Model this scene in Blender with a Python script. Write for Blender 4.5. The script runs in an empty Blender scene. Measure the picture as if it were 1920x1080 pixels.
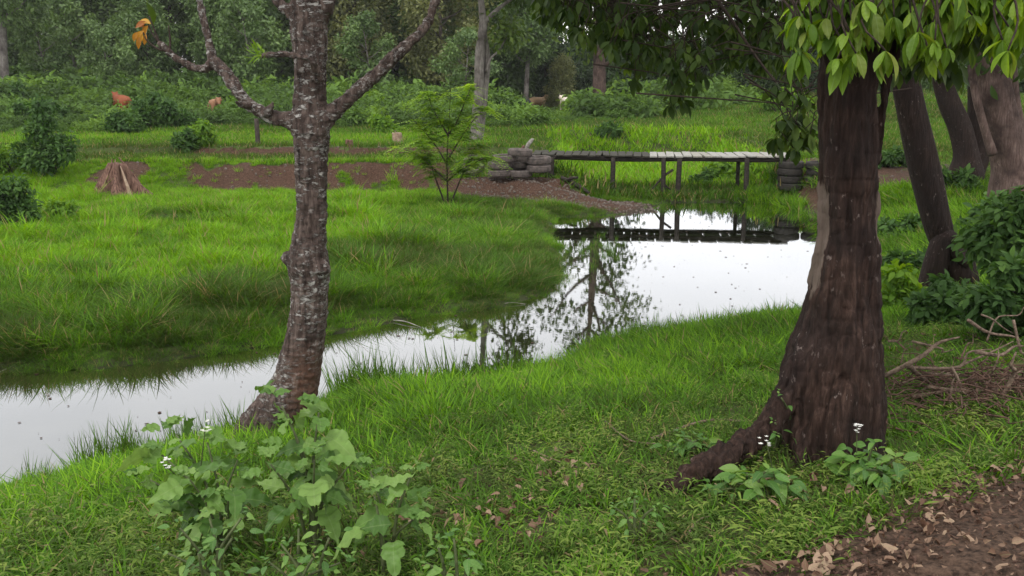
import bpy, math, random
import numpy as np
from mathutils import Vector, Matrix

random.seed(7)
RNG = np.random.default_rng(7)
S = bpy.context.scene
COL = S.collection

# ------------------------------------------------------------------ camera
PITCH = math.radians(12.53)
CZ = 2.9
F = 1800.0
cam_d = bpy.data.cameras.new('camera')
cam = bpy.data.objects.new('camera', cam_d)
COL.objects.link(cam)
cam.location = (0, 0, CZ)
cam.rotation_euler = (math.pi / 2 - PITCH, 0, 0)
cam_d.sensor_width = 36
cam_d.lens = F / 1920 * 36
cam_d.clip_end = 2000
S.camera = cam

# ------------------------------------------------------------------ world: bright overcast
SUN_EL, SUN_ROT = math.radians(58), math.radians(205)
W = bpy.data.worlds.new('World')
S.world = W
W.use_nodes = True
nt = W.node_tree
nt.nodes.clear()
n_out = nt.nodes.new('ShaderNodeOutputWorld')
n_bg = nt.nodes.new('ShaderNodeBackground')
n_sky = nt.nodes.new('ShaderNodeTexSky')
n_sky.sky_type = 'NISHITA'
n_sky.sun_disc = False
n_sky.sun_elevation = SUN_EL
n_sky.sun_rotation = SUN_ROT
n_sky.air_density = 1.0
n_sky.dust_density = 2.0
n_tc = nt.nodes.new('ShaderNodeTexCoord')
n_no = nt.nodes.new('ShaderNodeTexNoise')
n_no.inputs['Scale'].default_value = 3.5
n_no.inputs['Detail'].default_value = 5
n_map = nt.nodes.new('ShaderNodeMapping')
n_map.inputs['Scale'].default_value = (1, 1, 2.5)
n_rmp = nt.nodes.new('ShaderNodeValToRGB')
n_rmp.color_ramp.elements[0].position = 0.36
n_rmp.color_ramp.elements[0].color = (0.84, 0.84, 0.84, 1)
n_rmp.color_ramp.elements[1].position = 0.62
n_rmp.color_ramp.elements[1].color = (1, 1, 1, 1)
n_mix = nt.nodes.new('ShaderNodeMix')
n_mix.data_type = 'RGBA'
n_mix.inputs['B'].default_value = (12.4, 12.2, 11.9, 1)
n_bg.inputs['Strength'].default_value = 0.13
L = nt.links.new
L(n_tc.outputs['Generated'], n_map.inputs['Vector'])
L(n_map.outputs['Vector'], n_no.inputs['Vector'])
L(n_no.outputs['Fac'], n_rmp.inputs['Fac'])
L(n_rmp.outputs['Color'], n_mix.inputs['Factor'])
L(n_sky.outputs['Color'], n_mix.inputs['A'])
L(n_mix.outputs['Result'], n_bg.inputs['Color'])
L(n_bg.outputs['Background'], n_out.inputs['Surface'])

sun_d = bpy.data.lights.new('sun', 'SUN')
sun_d.energy = 1.6
sun_d.angle = math.radians(16)
sun_d.color = (1.0, 0.96, 0.9)
sun = bpy.data.objects.new('sun', sun_d)
COL.objects.link(sun)
# sun_rotation is measured clockwise from +Y
_sd = Vector((math.sin(SUN_ROT) * math.cos(SUN_EL), math.cos(SUN_ROT) * math.cos(SUN_EL), math.sin(SUN_EL)))
sun.rotation_euler = _sd.to_track_quat('Z', 'Y').to_euler()

S.view_settings.view_transform = 'Standard'
S.view_settings.look = 'None'
S.view_settings.exposure = 0.0
S.view_settings.gamma = 1.0
S.view_settings.use_curve_mapping = False
S.render.engine = 'CYCLES'
S.cycles.use_denoising = True
S.cycles.max_bounces = 7
S.cycles.diffuse_bounces = 3
S.cycles.glossy_bounces = 3
S.cycles.transmission_bounces = 4
S.cycles.transparent_max_bounces = 4

# ------------------------------------------------------------------ projection helpers (pixels of the 1920x1080 photo)
CP, SP = math.cos(PITCH), math.sin(PITCH)

def ray(px, py):
    u = (px - 960) / F
    v = (540 - py) / F
    return u, CP + v * SP, -SP + v * CP

def at(px, py, Y):
    dx, dy, dz = ray(px, py)
    t = Y / dy
    return Vector((dx * t, Y, CZ + dz * t))

def gp(px, py, z=0.0):
    dx, dy, dz = ray(px, py)
    t = (z - CZ) / dz
    return Vector((dx * t, dy * t, z))

def proj(P):
    P = np.asarray(P, float)
    x, y, z = P[:, 0], P[:, 1], P[:, 2] - CZ
    dep = y * CP - z * SP
    up = y * SP + z * CP
    dep = np.where(dep < 0.05, 0.05, dep)
    return 960 + F * x / dep, 540 - F * up / dep, dep

# ------------------------------------------------------------------ noise
def _hash(i, j, k, s):
    n = (i * 374761393 + j * 668265263 + k * 2147483647 + s * 144665) & 0xffffffff
    n = ((n ^ (n >> 13)) * 1274126177) & 0xffffffff
    n = (n ^ (n >> 16)) & 0xffffffff
    return n / 4294967295.0

def vnoise(P, s=0):
    P = np.asarray(P, float)
    f = np.floor(P)
    i = f.astype(np.int64)
    t = P - f
    t = t * t * (3 - 2 * t)
    r = 0
    for a in (0, 1):
        for b in (0, 1):
            for c in (0, 1):
                w = (t[:, 0] if a else 1 - t[:, 0]) * (t[:, 1] if b else 1 - t[:, 1]) * (t[:, 2] if c else 1 - t[:, 2])
                r = r + w * _hash(i[:, 0] + a, i[:, 1] + b, i[:, 2] + c, s)
    return r * 2 - 1

def fbm(P, o=4, s=0):
    P = np.asarray(P, float)
    r, a = 0, 0.5
    for k in range(o):
        r = r + a * vnoise(P * 2 ** k + 17.3 * k, s + k)
        a *= 0.5
    return r

def n2(x, y, sc, o=3, s=0):
    return fbm(np.stack([x * sc, y * sc, np.zeros_like(x) + 0.37], 1), o, s)

def sm(v, a, b):
    t = np.clip((v - a) / (b - a), 0, 1)
    return t * t * (3 - 2 * t)

# ------------------------------------------------------------------ terrain
far_px = [(0, 697), (180, 692), (330, 674), (500, 650), (640, 624), (800, 592), (950, 574), (1035, 547), (1050, 480), (1025, 442),
          (1040, 408), (1190, 400), (1250, 379), (1455, 379), (1525, 402), (1600, 430), (1630, 505)]
near_px = [(1590, 575), (1490, 612), (1300, 632), (1150, 655), (1070, 695), (960, 728), (840, 742), (700, 742), (620, 756), (430, 828), (200, 878), (0, 938)]
WP = [(-18.0, 5.0), (-10.0, 7.6)] + [tuple(gp(*p)[:2]) for p in far_px] + [tuple(gp(*p)[:2]) for p in near_px] + [(-8.0, 3.2), (-18.0, -1.0)]
WP = np.array(WP)

def sdist(x, y):
    x = np.asarray(x, float); y = np.asarray(y, float)
    d = np.full(x.shape, 1e9)
    ins = np.zeros(x.shape, bool)
    n = len(WP)
    for i in range(n):
        ax, ay = WP[i]; bx, by = WP[(i + 1) % n]
        ex, ey = bx - ax, by - ay
        t = np.clip(((x - ax) * ex + (y - ay) * ey) / (ex * ex + ey * ey), 0, 1)
        d = np.minimum(d, np.hypot(x - ax - t * ex, y - ay - t * ey))
        if abs(ey) > 1e-9:
            c = ((ay > y) != (by > y)) & (x < ex * (y - ay) / ey + ax)
            ins ^= c
    return np.where(ins, -d, d)

MX = [-18, -8, -3.6, 0, 2.5, 4.5, 6.0, 60]
MY = [2, 5.4, 8.0, 10.2, 12.6, 15.0, 22.6, 22.6]

def nearside(x, y):
    return y < np.interp(x, MX, MY)

def seg_d(x, y, A, B):
    ex, ey = B[0] - A[0], B[1] - A[1]
    t = np.clip(((x - A[0]) * ex + (y - A[1]) * ey) / (ex * ex + ey * ey), 0, 1)
    return np.hypot(x - A[0] - t * ex, y - A[1] - t * ey), t

ROAD_A = gp(1395, 1080, 1.1); ROAD_B = gp(1925, 868, 1.05)
_re = np.array([ROAD_B[0] - ROAD_A[0], ROAD_B[1] - ROAD_A[1]]); _re /= np.linalg.norm(_re)
_rn = np.array([_re[1], -_re[0]])      # points to the road's side (right / toward camera)

def road_s(x, y):
    return (x - ROAD_A[0]) * _rn[0] + (y - ROAD_A[1]) * _rn[1]

def height(x, y):
    x = np.asarray(x, float); y = np.asarray(y, float)
    sh = x.shape
    x = x.ravel(); y = y.ravel()
    d = sdist(x, y)
    dp = np.maximum(d, 0)
    big = n2(x, y, 0.35, 3, 3)
    med = n2(x, y, 1.6, 3, 5)
    hn = 1.5 * (1 - np.exp(-dp * 0.24)) + 0.05 * med * sm(dp, 0.1, 1.0)
    low = 0.10 * (1 - np.exp(-dp * 4)) + 0.2 * (1 - np.exp(-dp * 0.4)) + 0.05 * med * sm(dp, .1, .8)
    yw = y + 0.35 * big + 0.12 * med - 1.1 * sm(x, -1.7, -1.2) * (1 - sm(x, 1.0, 1.5)) * (1 - sm(y, 24.5, 26))
    steep = sm(x, -10.5, -7.0)
    s = sm(yw, 22.1, 23.1) * steep + sm(yw, 19.5, 24.5) * (1 - steep)
    plat = 0.85 + 0.18 * sm(yw, 25.1, 25.5) + 0.08 * big * sm(y, 24, 30) + 0.0045 * np.maximum(y - 32, 0) \
        + 0.75 * sm(x, 7, 17) * sm(y, 30, 48) + 0.25 * n2(x, y, 0.12, 2, 9) * sm(y, 30, 45) + 0.03 * med
    plat = plat + 0.35 * sm(-x, 8, 22) * sm(y, 36, 60)
    plat = plat - 0.95 * sm(x, -5, 0) * (1 - sm(x, 9, 14)) * sm(y, 46, 53) - 0.55 * np.exp(-((x + 17.6) ** 2 + (y - 43) ** 2) / 9) - 0.5 * np.exp(-((x + 13) ** 2 + (y - 42) ** 2) / 7)
    ch = sm(x, 0.7, 1.5) * (1 - sm(x, 6.3, 7.6)) * (1 - sm(yw, 30.5, 33))
    hf = low * (1 - s * (1 - ch)) + plat * s * (1 - ch)
    hf = np.where((ch > 0.5) & (y > 21), np.minimum(hf, 0.06 + 0.04 * med + 0.9 * sm(ch, 1.0, .5)), hf)
    near = nearside(x, y)
    rb = sm(y, 22, 29)
    hn = hn * (1 - rb) + plat * rb
    z = np.where(near, hn, hf)
    # right bank behind the bridge end joins the plateau
    wr = sm(x, 6.4, 7.6) * sm(y, 17, 22.6)
    z = np.where(d > 0, z * (1 - wr) + (0.9 + .1 * med + (plat - 0.9) * rb) * wr * sm(dp, 0, 1.2) + z * wr * (1 - sm(dp, 0, 1.2)), z)
    z = np.where(d < 0, -0.45 * sm(-d, 0, 1.6) - 0.01, z)
    # abutment mound and the gravelly mud spit running down from it
    q, t = seg_d(x, y, (-1.1, 22.9), (0.9, 22.9))
    z = np.maximum(z, 0.50 - 0.42 * np.maximum(q - 0.35, 0) + 0.03 * med)
    q, t = seg_d(x, y, (0.2, 22.4), (2.95, 20.75))
    z = np.maximum(z, 0.50 * (1 - t) ** 1.3 + 0.03 - 0.42 * q ** 1.5 + 0.05 * med)
    # root mounds
    z = z + 0.12 * np.exp(-((x + 9.2) ** 2 + (y - 22.8) ** 2) / 0.8)
    # road shoulder
    rs = road_s(x, y)
    z = z + 0.0 * rs
    return z.reshape(sh)

def hz(x, y):
    return float(height(np.array([x]), np.array([y]))[0])

# ------------------------------------------------------------------ material helpers
def new_mat(name):
    m = bpy.data.materials.new(name)
    m.use_nodes = True
    m.node_tree.nodes.clear()
    return m, m.node_tree.nodes, m.node_tree.links.new

def c4(c):
    return (c[0], c[1], c[2], 1.0)

def mixc(N, K, fac, a, b):
    m = N.new('ShaderNodeMix'); m.data_type = 'RGBA'
    for s, v in (('A', a), ('B', b)):
        if isinstance(v, tuple):
            m.inputs[s].default_value = c4(v)
        else:
            K(v, m.inputs[s])
    if isinstance(fac, float):
        m.inputs['Factor'].default_value = fac
    else:
        K(fac, m.inputs['Factor'])
    return m.outputs['Result']

def math_n(N, K, op, a, b=None, clamp=False):
    m = N.new('ShaderNodeMath'); m.operation = op; m.use_clamp = clamp
    for i, v in enumerate((a, b)):
        if v is None: continue
        if isinstance(v, (int, float)): m.inputs[i].default_value = v
        else: K(v, m.inputs[i])
    return m.outputs[0]

def noise_n(N, K, vec, scale, detail=4, rough=0.55, dist=0.0):
    n = N.new('ShaderNodeTexNoise')
    n.inputs['Scale'].default_value = scale
    n.inputs['Detail'].default_value = detail
    n.inputs['Roughness'].default_value = rough
    n.inputs['Distortion'].default_value = dist
    if vec is not None: K(vec, n.inputs['Vector'])
    return n.outputs['Fac']

def ramp_n(N, K, fac, stops):
    r = N.new('ShaderNodeValToRGB')
    e = r.color_ramp.elements
    e[0].position, e[0].color = stops[0][0], c4(stops[0][1])
    e[1].position, e[1].color = stops[-1][0], c4(stops[-1][1])
    for p, c in stops[1:-1]:
        k = e.new(p); k.color = c4(c)
    K(fac, r.inputs['Fac'])
    return r.outputs['Color']

def g(v):
    return (v, v, v)

def mapped(N, K, scale=(1, 1, 1), rot=(0, 0, 0)):
    t = N.new('ShaderNodeTexCoord')
    m = N.new('ShaderNodeMapping')
    m.inputs['Scale'].default_value = scale
    m.inputs['Rotation'].default_value = rot
    K(t.outputs['Object'], m.inputs['Vector'])
    return m.outputs['Vector']

def leaf_mat(name, cols, src='geo', trans=0.35, rough=0.5, spec=0.35, vein=False, straw=None, hole=0):
    """cols: ramp of colours from tint 0 to tint 1. src: where the tint comes from."""
    m, N, K = new_mat(name)
    def attr(kind, nm='tint'):
        a = N.new('ShaderNodeAttribute'); a.attribute_type = kind; a.attribute_name = nm
        return a.outputs['Fac']
    if src == 'geo': fac = attr('GEOMETRY')
    elif src == 'obj':
        o = N.new('ShaderNodeObjectInfo')
        fac = o.outputs['Random']
    elif src == 'objgeo':
        o = N.new('ShaderNodeObjectInfo')
        fac = math_n(N, K, 'ADD', math_n(N, K, 'MULTIPLY', o.outputs['Random'], 0.45), math_n(N, K, 'MULTIPLY', attr('GEOMETRY'), 0.55))
    else:
        fac = math_n(N, K, 'ADD', math_n(N, K, 'MULTIPLY', attr('INSTANCER'), 0.65), math_n(N, K, 'MULTIPLY', attr('GEOMETRY'), 0.35))
    col = ramp_n(N, K, fac, [(i / (len(cols) - 1), c) for i, c in enumerate(cols)])
    if straw is not None:
        gs = math_n(N, K, 'GREATER_THAN', attr('GEOMETRY'), straw[0])
        col = mixc(N, K, gs, col, straw[1])
    if hole:
        t = N.new('ShaderNodeTexCoord')
        v_ = noise_n(N, K, t.outputs['Object'], hole, 3, 0.6)
        col = mixc(N, K, ramp_n_fac(N, K, v_, 0.35, 0.75), mixc(N, K, 0.75, (0.02, 0.02, 0.01), col), col)
    p = N.new('ShaderNodeBsdfPrincipled')
    p.inputs['Roughness'].default_value = rough
    p.inputs['Specular IOR Level'].default_value = spec
    if vein:
        # midrib and side veins on a leaf lying along its own Y axis
        t = N.new('ShaderNodeTexCoord'); sx = N.new('ShaderNodeSeparateXYZ'); K(t.outputs['Object'], sx.inputs[0])
        ax_ = math_n(N, K, 'ABSOLUTE', sx.outputs['X'])
        w = math_n(N, K, 'SUBTRACT', sx.outputs['Y'], math_n(N, K, 'MULTIPLY', ax_, 0.8))
        w = math_n(N, K, 'ABSOLUTE', math_n(N, K, 'SINE', math_n(N, K, 'MULTIPLY', w, 17.0)))
        side = ramp_n_fac(N, K, w, 0.16, 0.0)
        mid = ramp_n_fac(N, K, ax_, 0.022, 0.006)
        vv_ = math_n(N, K, 'MAXIMUM', math_n(N, K, 'MULTIPLY', side, 0.3), mid)
        col = mixc(N, K, math_n(N, K, 'MULTIPLY', vv_, 0.5), col, mixc(N, K, 0.5, col, (0.30, 0.40, 0.16)))
        bu = N.new('ShaderNodeBump'); bu.inputs['Strength'].default_value = 0.25; bu.inputs['Distance'].default_value = 0.004
        K(w, bu.inputs['Height']); K(bu.outputs[0], p.inputs['Normal'])
    K(col, p.inputs['Base Color'])
    tr = N.new('ShaderNodeBsdfTranslucent')
    h = N.new('ShaderNodeHueSaturation')
    h.inputs['Saturation'].default_value = 1.15
    h.inputs['Value'].default_value = 1.3
    h.inputs['Hue'].default_value = 0.485
    K(col, h.inputs['Color']); K(h.outputs['Color'], tr.inputs['Color'])
    mx = N.new('ShaderNodeMixShader'); mx.inputs[0].default_value = trans
    K(p.outputs[0], mx.inputs[1]); K(tr.outputs[0], mx.inputs[2])
    o = N.new('ShaderNodeOutputMaterial'); K(mx.outputs[0], o.inputs['Surface'])
    return m

def solid_mat(name, c1, c2, scale=20, rough=0.8, bump=0.3, stretch=(1, 1, 1), dist=0.01, spec=0.3, detail=6):
    m, N, K = new_mat(name)
    v = mapped(N, K, stretch)
    f = noise_n(N, K, v, scale, detail, 0.65)
    r = ramp_n(N, K, f, [(0.35, c1), (0.68, c2)])
    p = N.new('ShaderNodeBsdfPrincipled')
    p.inputs['Roughness'].default_value = rough
    p.inputs['Specular IOR Level'].default_value = spec
    K(r, p.inputs['Base Color'])
    if bump:
        b = N.new('ShaderNodeBump'); b.inputs['Strength'].default_value = bump; b.inputs['Distance'].default_value = dist
        K(f, b.inputs['Height']); K(b.outputs[0], p.inputs['Normal'])
    o = N.new('ShaderNodeOutputMaterial'); K(p.outputs[0], o.inputs['Surface'])
    return m

# ------------------------------------------------------------------ materials
def make_ground_mat():
    m, N, K = new_mat('ground_soil_and_turf')
    v = mapped(N, K)
    a = N.new('ShaderNodeAttribute'); a.attribute_name = 'soil'
    a2 = N.new('ShaderNodeAttribute'); a2.attribute_name = 'wet'
    n1 = noise_n(N, K, v, 3.0, 6, 0.65)
    n2_ = noise_n(N, K, v, 28.0, 6, 0.7)
    n3 = noise_n(N, K, v, 0.5, 4, 0.6)
    turf = mixc(N, K, n1, (0.032, 0.052, 0.014), (0.07, 0.11, 0.022))
    turf = mixc(N, K, ramp_n(N, K, n2_, [(0.45, g(0)), (0.62, g(1))]), turf, (0.055, 0.045, 0.025))
    turf = mixc(N, K, ramp_n(N, K, n3, [(0.42, g(0)), (0.6, g(0.6))]), turf, (0.08, 0.125, 0.025))
    soil = ramp_n(N, K, n2_, [(0.3, (0.018, 0.010, 0.007)), (0.46, (0.058, 0.031, 0.021)), (0.62, (0.105, 0.060, 0.042)), (0.78, (0.2, 0.145, 0.11))])
    sf = math_n(N, K, 'ADD', a.outputs['Fac'], math_n(N, K, 'MULTIPLY', math_n(N, K, 'SUBTRACT', n1, 0.5), 0.9))
    sf = ramp_n(N, K, sf, [(0.42, g(0)), (0.6, g(1))])
    col = mixc(N, K, sf, turf, soil)
    col = mixc(N, K, a2.outputs['Fac'], col, (0.032, 0.03, 0.02))
    p = N.new('ShaderNodeBsdfPrincipled')
    p.inputs['Roughness'].default_value = 0.9
    p.inputs['Specular IOR Level'].default_value = 0.2
    K(col, p.inputs['Base Color'])
    b = N.new('ShaderNodeBump'); b.inputs['Strength'].default_value = 0.8; b.inputs['Distance'].default_value = 0.03
    K(n2_, b.inputs['Height']); K(b.outputs[0], p.inputs['Normal'])
    o = N.new('ShaderNodeOutputMaterial'); K(p.outputs[0], o.inputs['Surface'])
    return m

def make_water_mat():
    m, N, K = new_mat('still_pond_water')
    v = mapped(N, K)
    n1 = noise_n(N, K, v, 2.2, 3, 0.5)
    n2_ = noise_n(N, K, v, 22.0, 2, 0.5)
    hgt = math_n(N, K, 'ADD', math_n(N, K, 'MULTIPLY', n1, 1.0), math_n(N, K, 'MULTIPLY', n2_, 0.16))
    b = N.new('ShaderNodeBump'); b.inputs['Strength'].default_value = 0.05; b.inputs['Distance'].default_value = 0.010
    K(hgt, b.inputs['Height'])
    d = N.new('ShaderNodeBsdfDiffuse')
    mud = mixc(N, K, noise_n(N, K, v, 0.8, 4), (0.020, 0.025, 0.009), (0.036, 0.038, 0.016))
    K(mud, d.inputs['Color'])
    gl = N.new('ShaderNodeBsdfGlossy'); gl.inputs['Roughness'].default_value = 0.012
    gl.inputs['Color'].default_value = (0.80, 0.82, 0.87, 1)
    K(b.outputs[0], gl.inputs['Normal'])
    fr = N.new('ShaderNodeFresnel'); fr.inputs['IOR'].default_value = 1.9
    K(b.outputs[0], fr.inputs['Normal'])
    ff = math_n(N, K, 'MULTIPLY', fr.outputs[0], 2.0, True)
    mx = N.new('ShaderNodeMixShader')
    K(ff, mx.inputs[0]); K(d.outputs[0], mx.inputs[1]); K(gl.outputs[0], mx.inputs[2])
    o = N.new('ShaderNodeOutputMaterial'); K(mx.outputs[0], o.inputs['Surface'])
    return m

def make_pale_lichen_bark():
    """fork tree: purple brown bark, broken whitish lichen rings, red brown low down on one side"""
    m, N, K = new_mat('lichen_spotted_bark')
    vh = mapped(N, K, (9, 9, 22))
    vv = mapped(N, K, (30, 30, 4))
    vi = mapped(N, K, (9, 9, 13))
    base = ramp_n(N, K, noise_n(N, K, vv, 1.0, 6, 0.7), [(0.32, (0.014, 0.010, 0.009)), (0.5, (0.085, 0.060, 0.052)), (0.72, (0.22, 0.17, 0.15))])
    t = N.new('ShaderNodeTexCoord')
    sx = N.new('ShaderNodeSeparateXYZ'); K(t.outputs['Object'], sx.inputs[0])
    lowmask = N.new('ShaderNodeMapRange'); lowmask.inputs['From Min'].default_value = 0.85; lowmask.inputs['From Max'].default_value = 0.55
    K(sx.outputs['Z'], lowmask.inputs['Value'])
    right = N.new('ShaderNodeMapRange'); right.inputs['From Min'].default_value = 0.16; right.inputs['From Max'].default_value = 0.30
    K(sx.outputs['X'], right.inputs['Value'])
    rm = math_n(N, K, 'MULTIPLY', lowmask.outputs[0], right.outputs[0], True)
    base = mixc(N, K, math_n(N, K, 'MULTIPLY', rm, 0.7), base, (0.15, 0.075, 0.05))
    l1 = ramp_n_fac(N, K, noise_n(N, K, vh, 1.5, 6, 0.8, 0.3), 0.53, 0.58)
    l2 = ramp_n_fac(N, K, noise_n(N, K, vi, 0.42, 4, 0.65), 0.40, 0.52)
    l3 = math_n(N, K, 'MULTIPLY', ramp_n_fac(N, K, noise_n(N, K, vi, 2.6, 6, 0.75), 0.54, 0.60), ramp_n_fac(N, K, noise_n(N, K, vi, 0.35, 2), 0.45, 0.6))
    lich = math_n(N, K, 'MAXIMUM', math_n(N, K, 'MULTIPLY', l1, l2), math_n(N, K, 'MULTIPLY', l3, 0.7))
    lich = math_n(N, K, 'MULTIPLY', lich, math_n(N, K, 'SUBTRACT', 1.0, math_n(N, K, 'MULTIPLY', rm, 0.8)))
    bm_ = N.new('ShaderNodeMapRange'); bm_.inputs['From Min'].default_value = 0.1; bm_.inputs['From Max'].default_value = 0.55; bm_.inputs['To Min'].default_value = 0.12; K(sx.outputs['Z'], bm_.inputs['Value'])
    lich = math_n(N, K, 'MULTIPLY', lich, bm_.outputs[0])
    col = mixc(N, K, math_n(N, K, 'MULTIPLY', lich, 0.95), base, (0.50, 0.48, 0.46))
    p = N.new('ShaderNodeBsdfPrincipled'); p.inputs['Roughness'].default_value = 0.85
    p.inputs['Specular IOR Level'].default_value = 0.2
    K(col, p.inputs['Base Color'])
    hh = math_n(N, K, 'ADD', noise_n(N, K, vv, 1.4, 6, 0.7), math_n(N, K, 'MULTIPLY', l1, 0.35))
    b = N.new('ShaderNodeBump'); b.inputs['Strength'].default_value = 1.0; b.inputs['Distance'].default_value = 0.022
    K(hh, b.inputs['Height']); K(b.outputs[0], p.inputs['Normal'])
    o = N.new('ShaderNodeOutputMaterial'); K(p.outputs[0], o.inputs['Surface'])
    return m

def ramp_n_fac(N, K, f, a, b):
    r = N.new('ShaderNodeMapRange'); r.inputs['From Min'].default_value = a; r.inputs['From Max'].default_value = b
    r.clamp = True
    K(f, r.inputs['Value'])
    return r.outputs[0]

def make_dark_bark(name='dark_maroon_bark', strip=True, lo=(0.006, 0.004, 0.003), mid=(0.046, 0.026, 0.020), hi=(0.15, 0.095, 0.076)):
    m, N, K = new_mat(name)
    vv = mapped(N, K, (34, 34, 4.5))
    vf = mapped(N, K, (26, 26, 15))
    vi = mapped(N, K, (3, 3, 3))
    f0 = noise_n(N, K, vv, 1.0, 7, 0.7, 0.3)
    base = ramp_n(N, K, f0, [(0.3, lo), (0.52, mid), (0.8, hi)])
    base = mixc(N, K, ramp_n_fac(N, K, noise_n(N, K, vi, 1.0, 4), 0.4, 0.7), base, mixc(N, K, f0, lo, (0.04, 0.027, 0.026)))
    # pale flecks, in loose bands
    fl = ramp_n_fac(N, K, noise_n(N, K, vf, 1.3, 3, 0.6), 0.62, 0.68)
    fm = ramp_n_fac(N, K, noise_n(N, K, vi, 1.7, 3), 0.5, 0.62)
    base = mixc(N, K, math_n(N, K, 'MULTIPLY', math_n(N, K, 'MULTIPLY', fl, fm), 0.5), base, (0.30, 0.24, 0.22))
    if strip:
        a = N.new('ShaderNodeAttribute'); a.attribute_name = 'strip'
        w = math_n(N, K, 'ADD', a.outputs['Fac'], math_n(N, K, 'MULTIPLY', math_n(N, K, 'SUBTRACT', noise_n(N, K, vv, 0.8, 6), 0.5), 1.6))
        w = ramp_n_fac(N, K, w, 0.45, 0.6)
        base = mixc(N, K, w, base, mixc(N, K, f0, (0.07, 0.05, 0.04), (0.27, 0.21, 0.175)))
    p = N.new('ShaderNodeBsdfPrincipled'); p.inputs['Roughness'].default_value = 0.85
    p.inputs['Specular IOR Level'].default_value = 0.2
    K(base, p.inputs['Base Color'])
    b = N.new('ShaderNodeBump'); b.inputs['Strength'].default_value = 1.0; b.inputs['Distance'].default_value = 0.03
    K(f0, b.inputs['Height']); K(b.outputs[0], p.inputs['Normal'])
    o = N.new('ShaderNodeOutputMaterial'); K(p.outputs[0], o.inputs['Surface'])
    return m

M = {}
M['ground'] = make_ground_mat()
M['water'] = make_water_mat()
M['lichen_bark'] = make_pale_lichen_bark()
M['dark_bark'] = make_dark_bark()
M['dark_bark2'] = make_dark_bark('brown_bark', False, (0.010, 0.007, 0.006), (0.034, 0.021, 0.018), (0.08, 0.055, 0.046))
M['pinkish_bark'] = make_dark_bark('peeling_pinkish_bark', False, (0.05, 0.03, 0.027), (0.15, 0.10, 0.088), (0.28, 0.21, 0.18))
M['pale_bark'] = make_dark_bark('pale_grey_bark', False, (0.07, 0.06, 0.055), (0.22, 0.20, 0.185), (0.40, 0.38, 0.36))
M['far_bark'] = solid_mat('far_bark', (0.03, 0.022, 0.02), (0.10, 0.08, 0.07), 6, 0.9, 0.4, (4, 4, 1))
M['twig'] = solid_mat('dry_twig_bark', (0.07, 0.048, 0.036), (0.30, 0.22, 0.165), 40, 0.9, 0.4, (1, 1, 1))
M['twig_dark'] = solid_mat('dark_twig_bark', (0.02, 0.014, 0.012), (0.07, 0.05, 0.04), 40, 0.9, 0.4)
M['old_timber'] = solid_mat('weathered_dark_timber', (0.012, 0.010, 0.009), (0.06, 0.048, 0.04), 9, 0.85, 0.6, (1, 1, 6))
M['plank_dark'] = solid_mat('mossy_grey_plank', (0.018, 0.018, 0.014), (0.065, 0.06, 0.045), 14, 0.85, 0.5, (1, 1, 1))
M['plank_pale'] = solid_mat('sun_bleached_plank', (0.20, 0.195, 0.18), (0.42, 0.41, 0.385), 14, 0.8, 0.5, (1, 1, 1))
M['weathered'] = solid_mat('weathered_grey_wood', (0.16, 0.15, 0.13), (0.42, 0.40, 0.36), 16, 0.85, 0.6)
M['tyre'] = solid_mat('dusty_tyre_rubber', (0.055, 0.048, 0.046), (0.16, 0.13, 0.12), 12, 0.85, 0.4)
M['tyre_shade_tone'] = solid_mat('shade_darkened_tyre_rubber', (0.014, 0.013, 0.012), (0.04, 0.034, 0.03), 12, 0.8, 0.4)  # same rubber in a darker colour, painting in the shade at the right bridge end
M['stump'] = solid_mat('splintered_red_brown_wood', (0.05, 0.022, 0.017), (0.26, 0.15, 0.115), 8, 0.85, 0.8, (3, 3, 0.7), 0.03)
M['stump_pale'] = solid_mat('cut_pale_wood', (0.20, 0.13, 0.09), (0.42, 0.32, 0.24), 9, 0.8, 0.5)
M['stone'] = solid_mat('pebble', (0.07, 0.055, 0.047), (0.24, 0.2, 0.175), 6, 0.85, 0.3)
M['crumb'] = solid_mat('dark_soil_crumb', (0.05, 0.028, 0.02), (0.17, 0.10, 0.075), 30, 0.9, 0.4)
M['road'] = solid_mat('loose_red_brown_dirt', (0.022, 0.013, 0.009), (0.13, 0.082, 0.058), 34, 0.92, 0.9, (1, 1, 1), 0.02, 0.2)
M['dry_leaf'] = leaf_mat('dry_tan_leaf', [(0.11, 0.06, 0.04), (0.24, 0.14, 0.095), (0.42, 0.30, 0.21), (0.17, 0.09, 0.06)], 'obj', 0.12, 0.7, 0.2, True, None, 6)
M['litter'] = leaf_mat('dry_leaf_fragments', [(0.045, 0.027, 0.019), (0.12, 0.07, 0.048), (0.34, 0.24, 0.17)], 'inst', 0.1, 0.8, 0.2)
M['orange_leaf'] = leaf_mat('withered_orange_leaf', [(0.30, 0.10, 0.03), (0.55, 0.32, 0.05), (0.4, 0.18, 0.04)], 'obj', 0.3)
M['bright_leaf'] = leaf_mat('bright_yellow_green_leaf', [(0.07, 0.15, 0.012), (0.14, 0.27, 0.02), (0.22, 0.38, 0.03), (0.30, 0.46, 0.05), (0.11, 0.22, 0.02), (0.27, 0.33, 0.06)], 'obj', 0.42, 0.5, 0.3, True, None, 5)
M['bright_leaf_mass'] = leaf_mat('bright_leaf_behind', [(0.05, 0.11, 0.01), (0.11, 0.22, 0.018), (0.19, 0.34, 0.03), (0.28, 0.43, 0.045)], 'geo', 0.45, 0.5, 0.3)
M['mid_leaf'] = leaf_mat('mid_green_leaf', [(0.02, 0.045, 0.01), (0.05, 0.09, 0.017), (0.13, 0.20, 0.035)], 'geo', 0.38, 0.5, 0.25)
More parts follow.
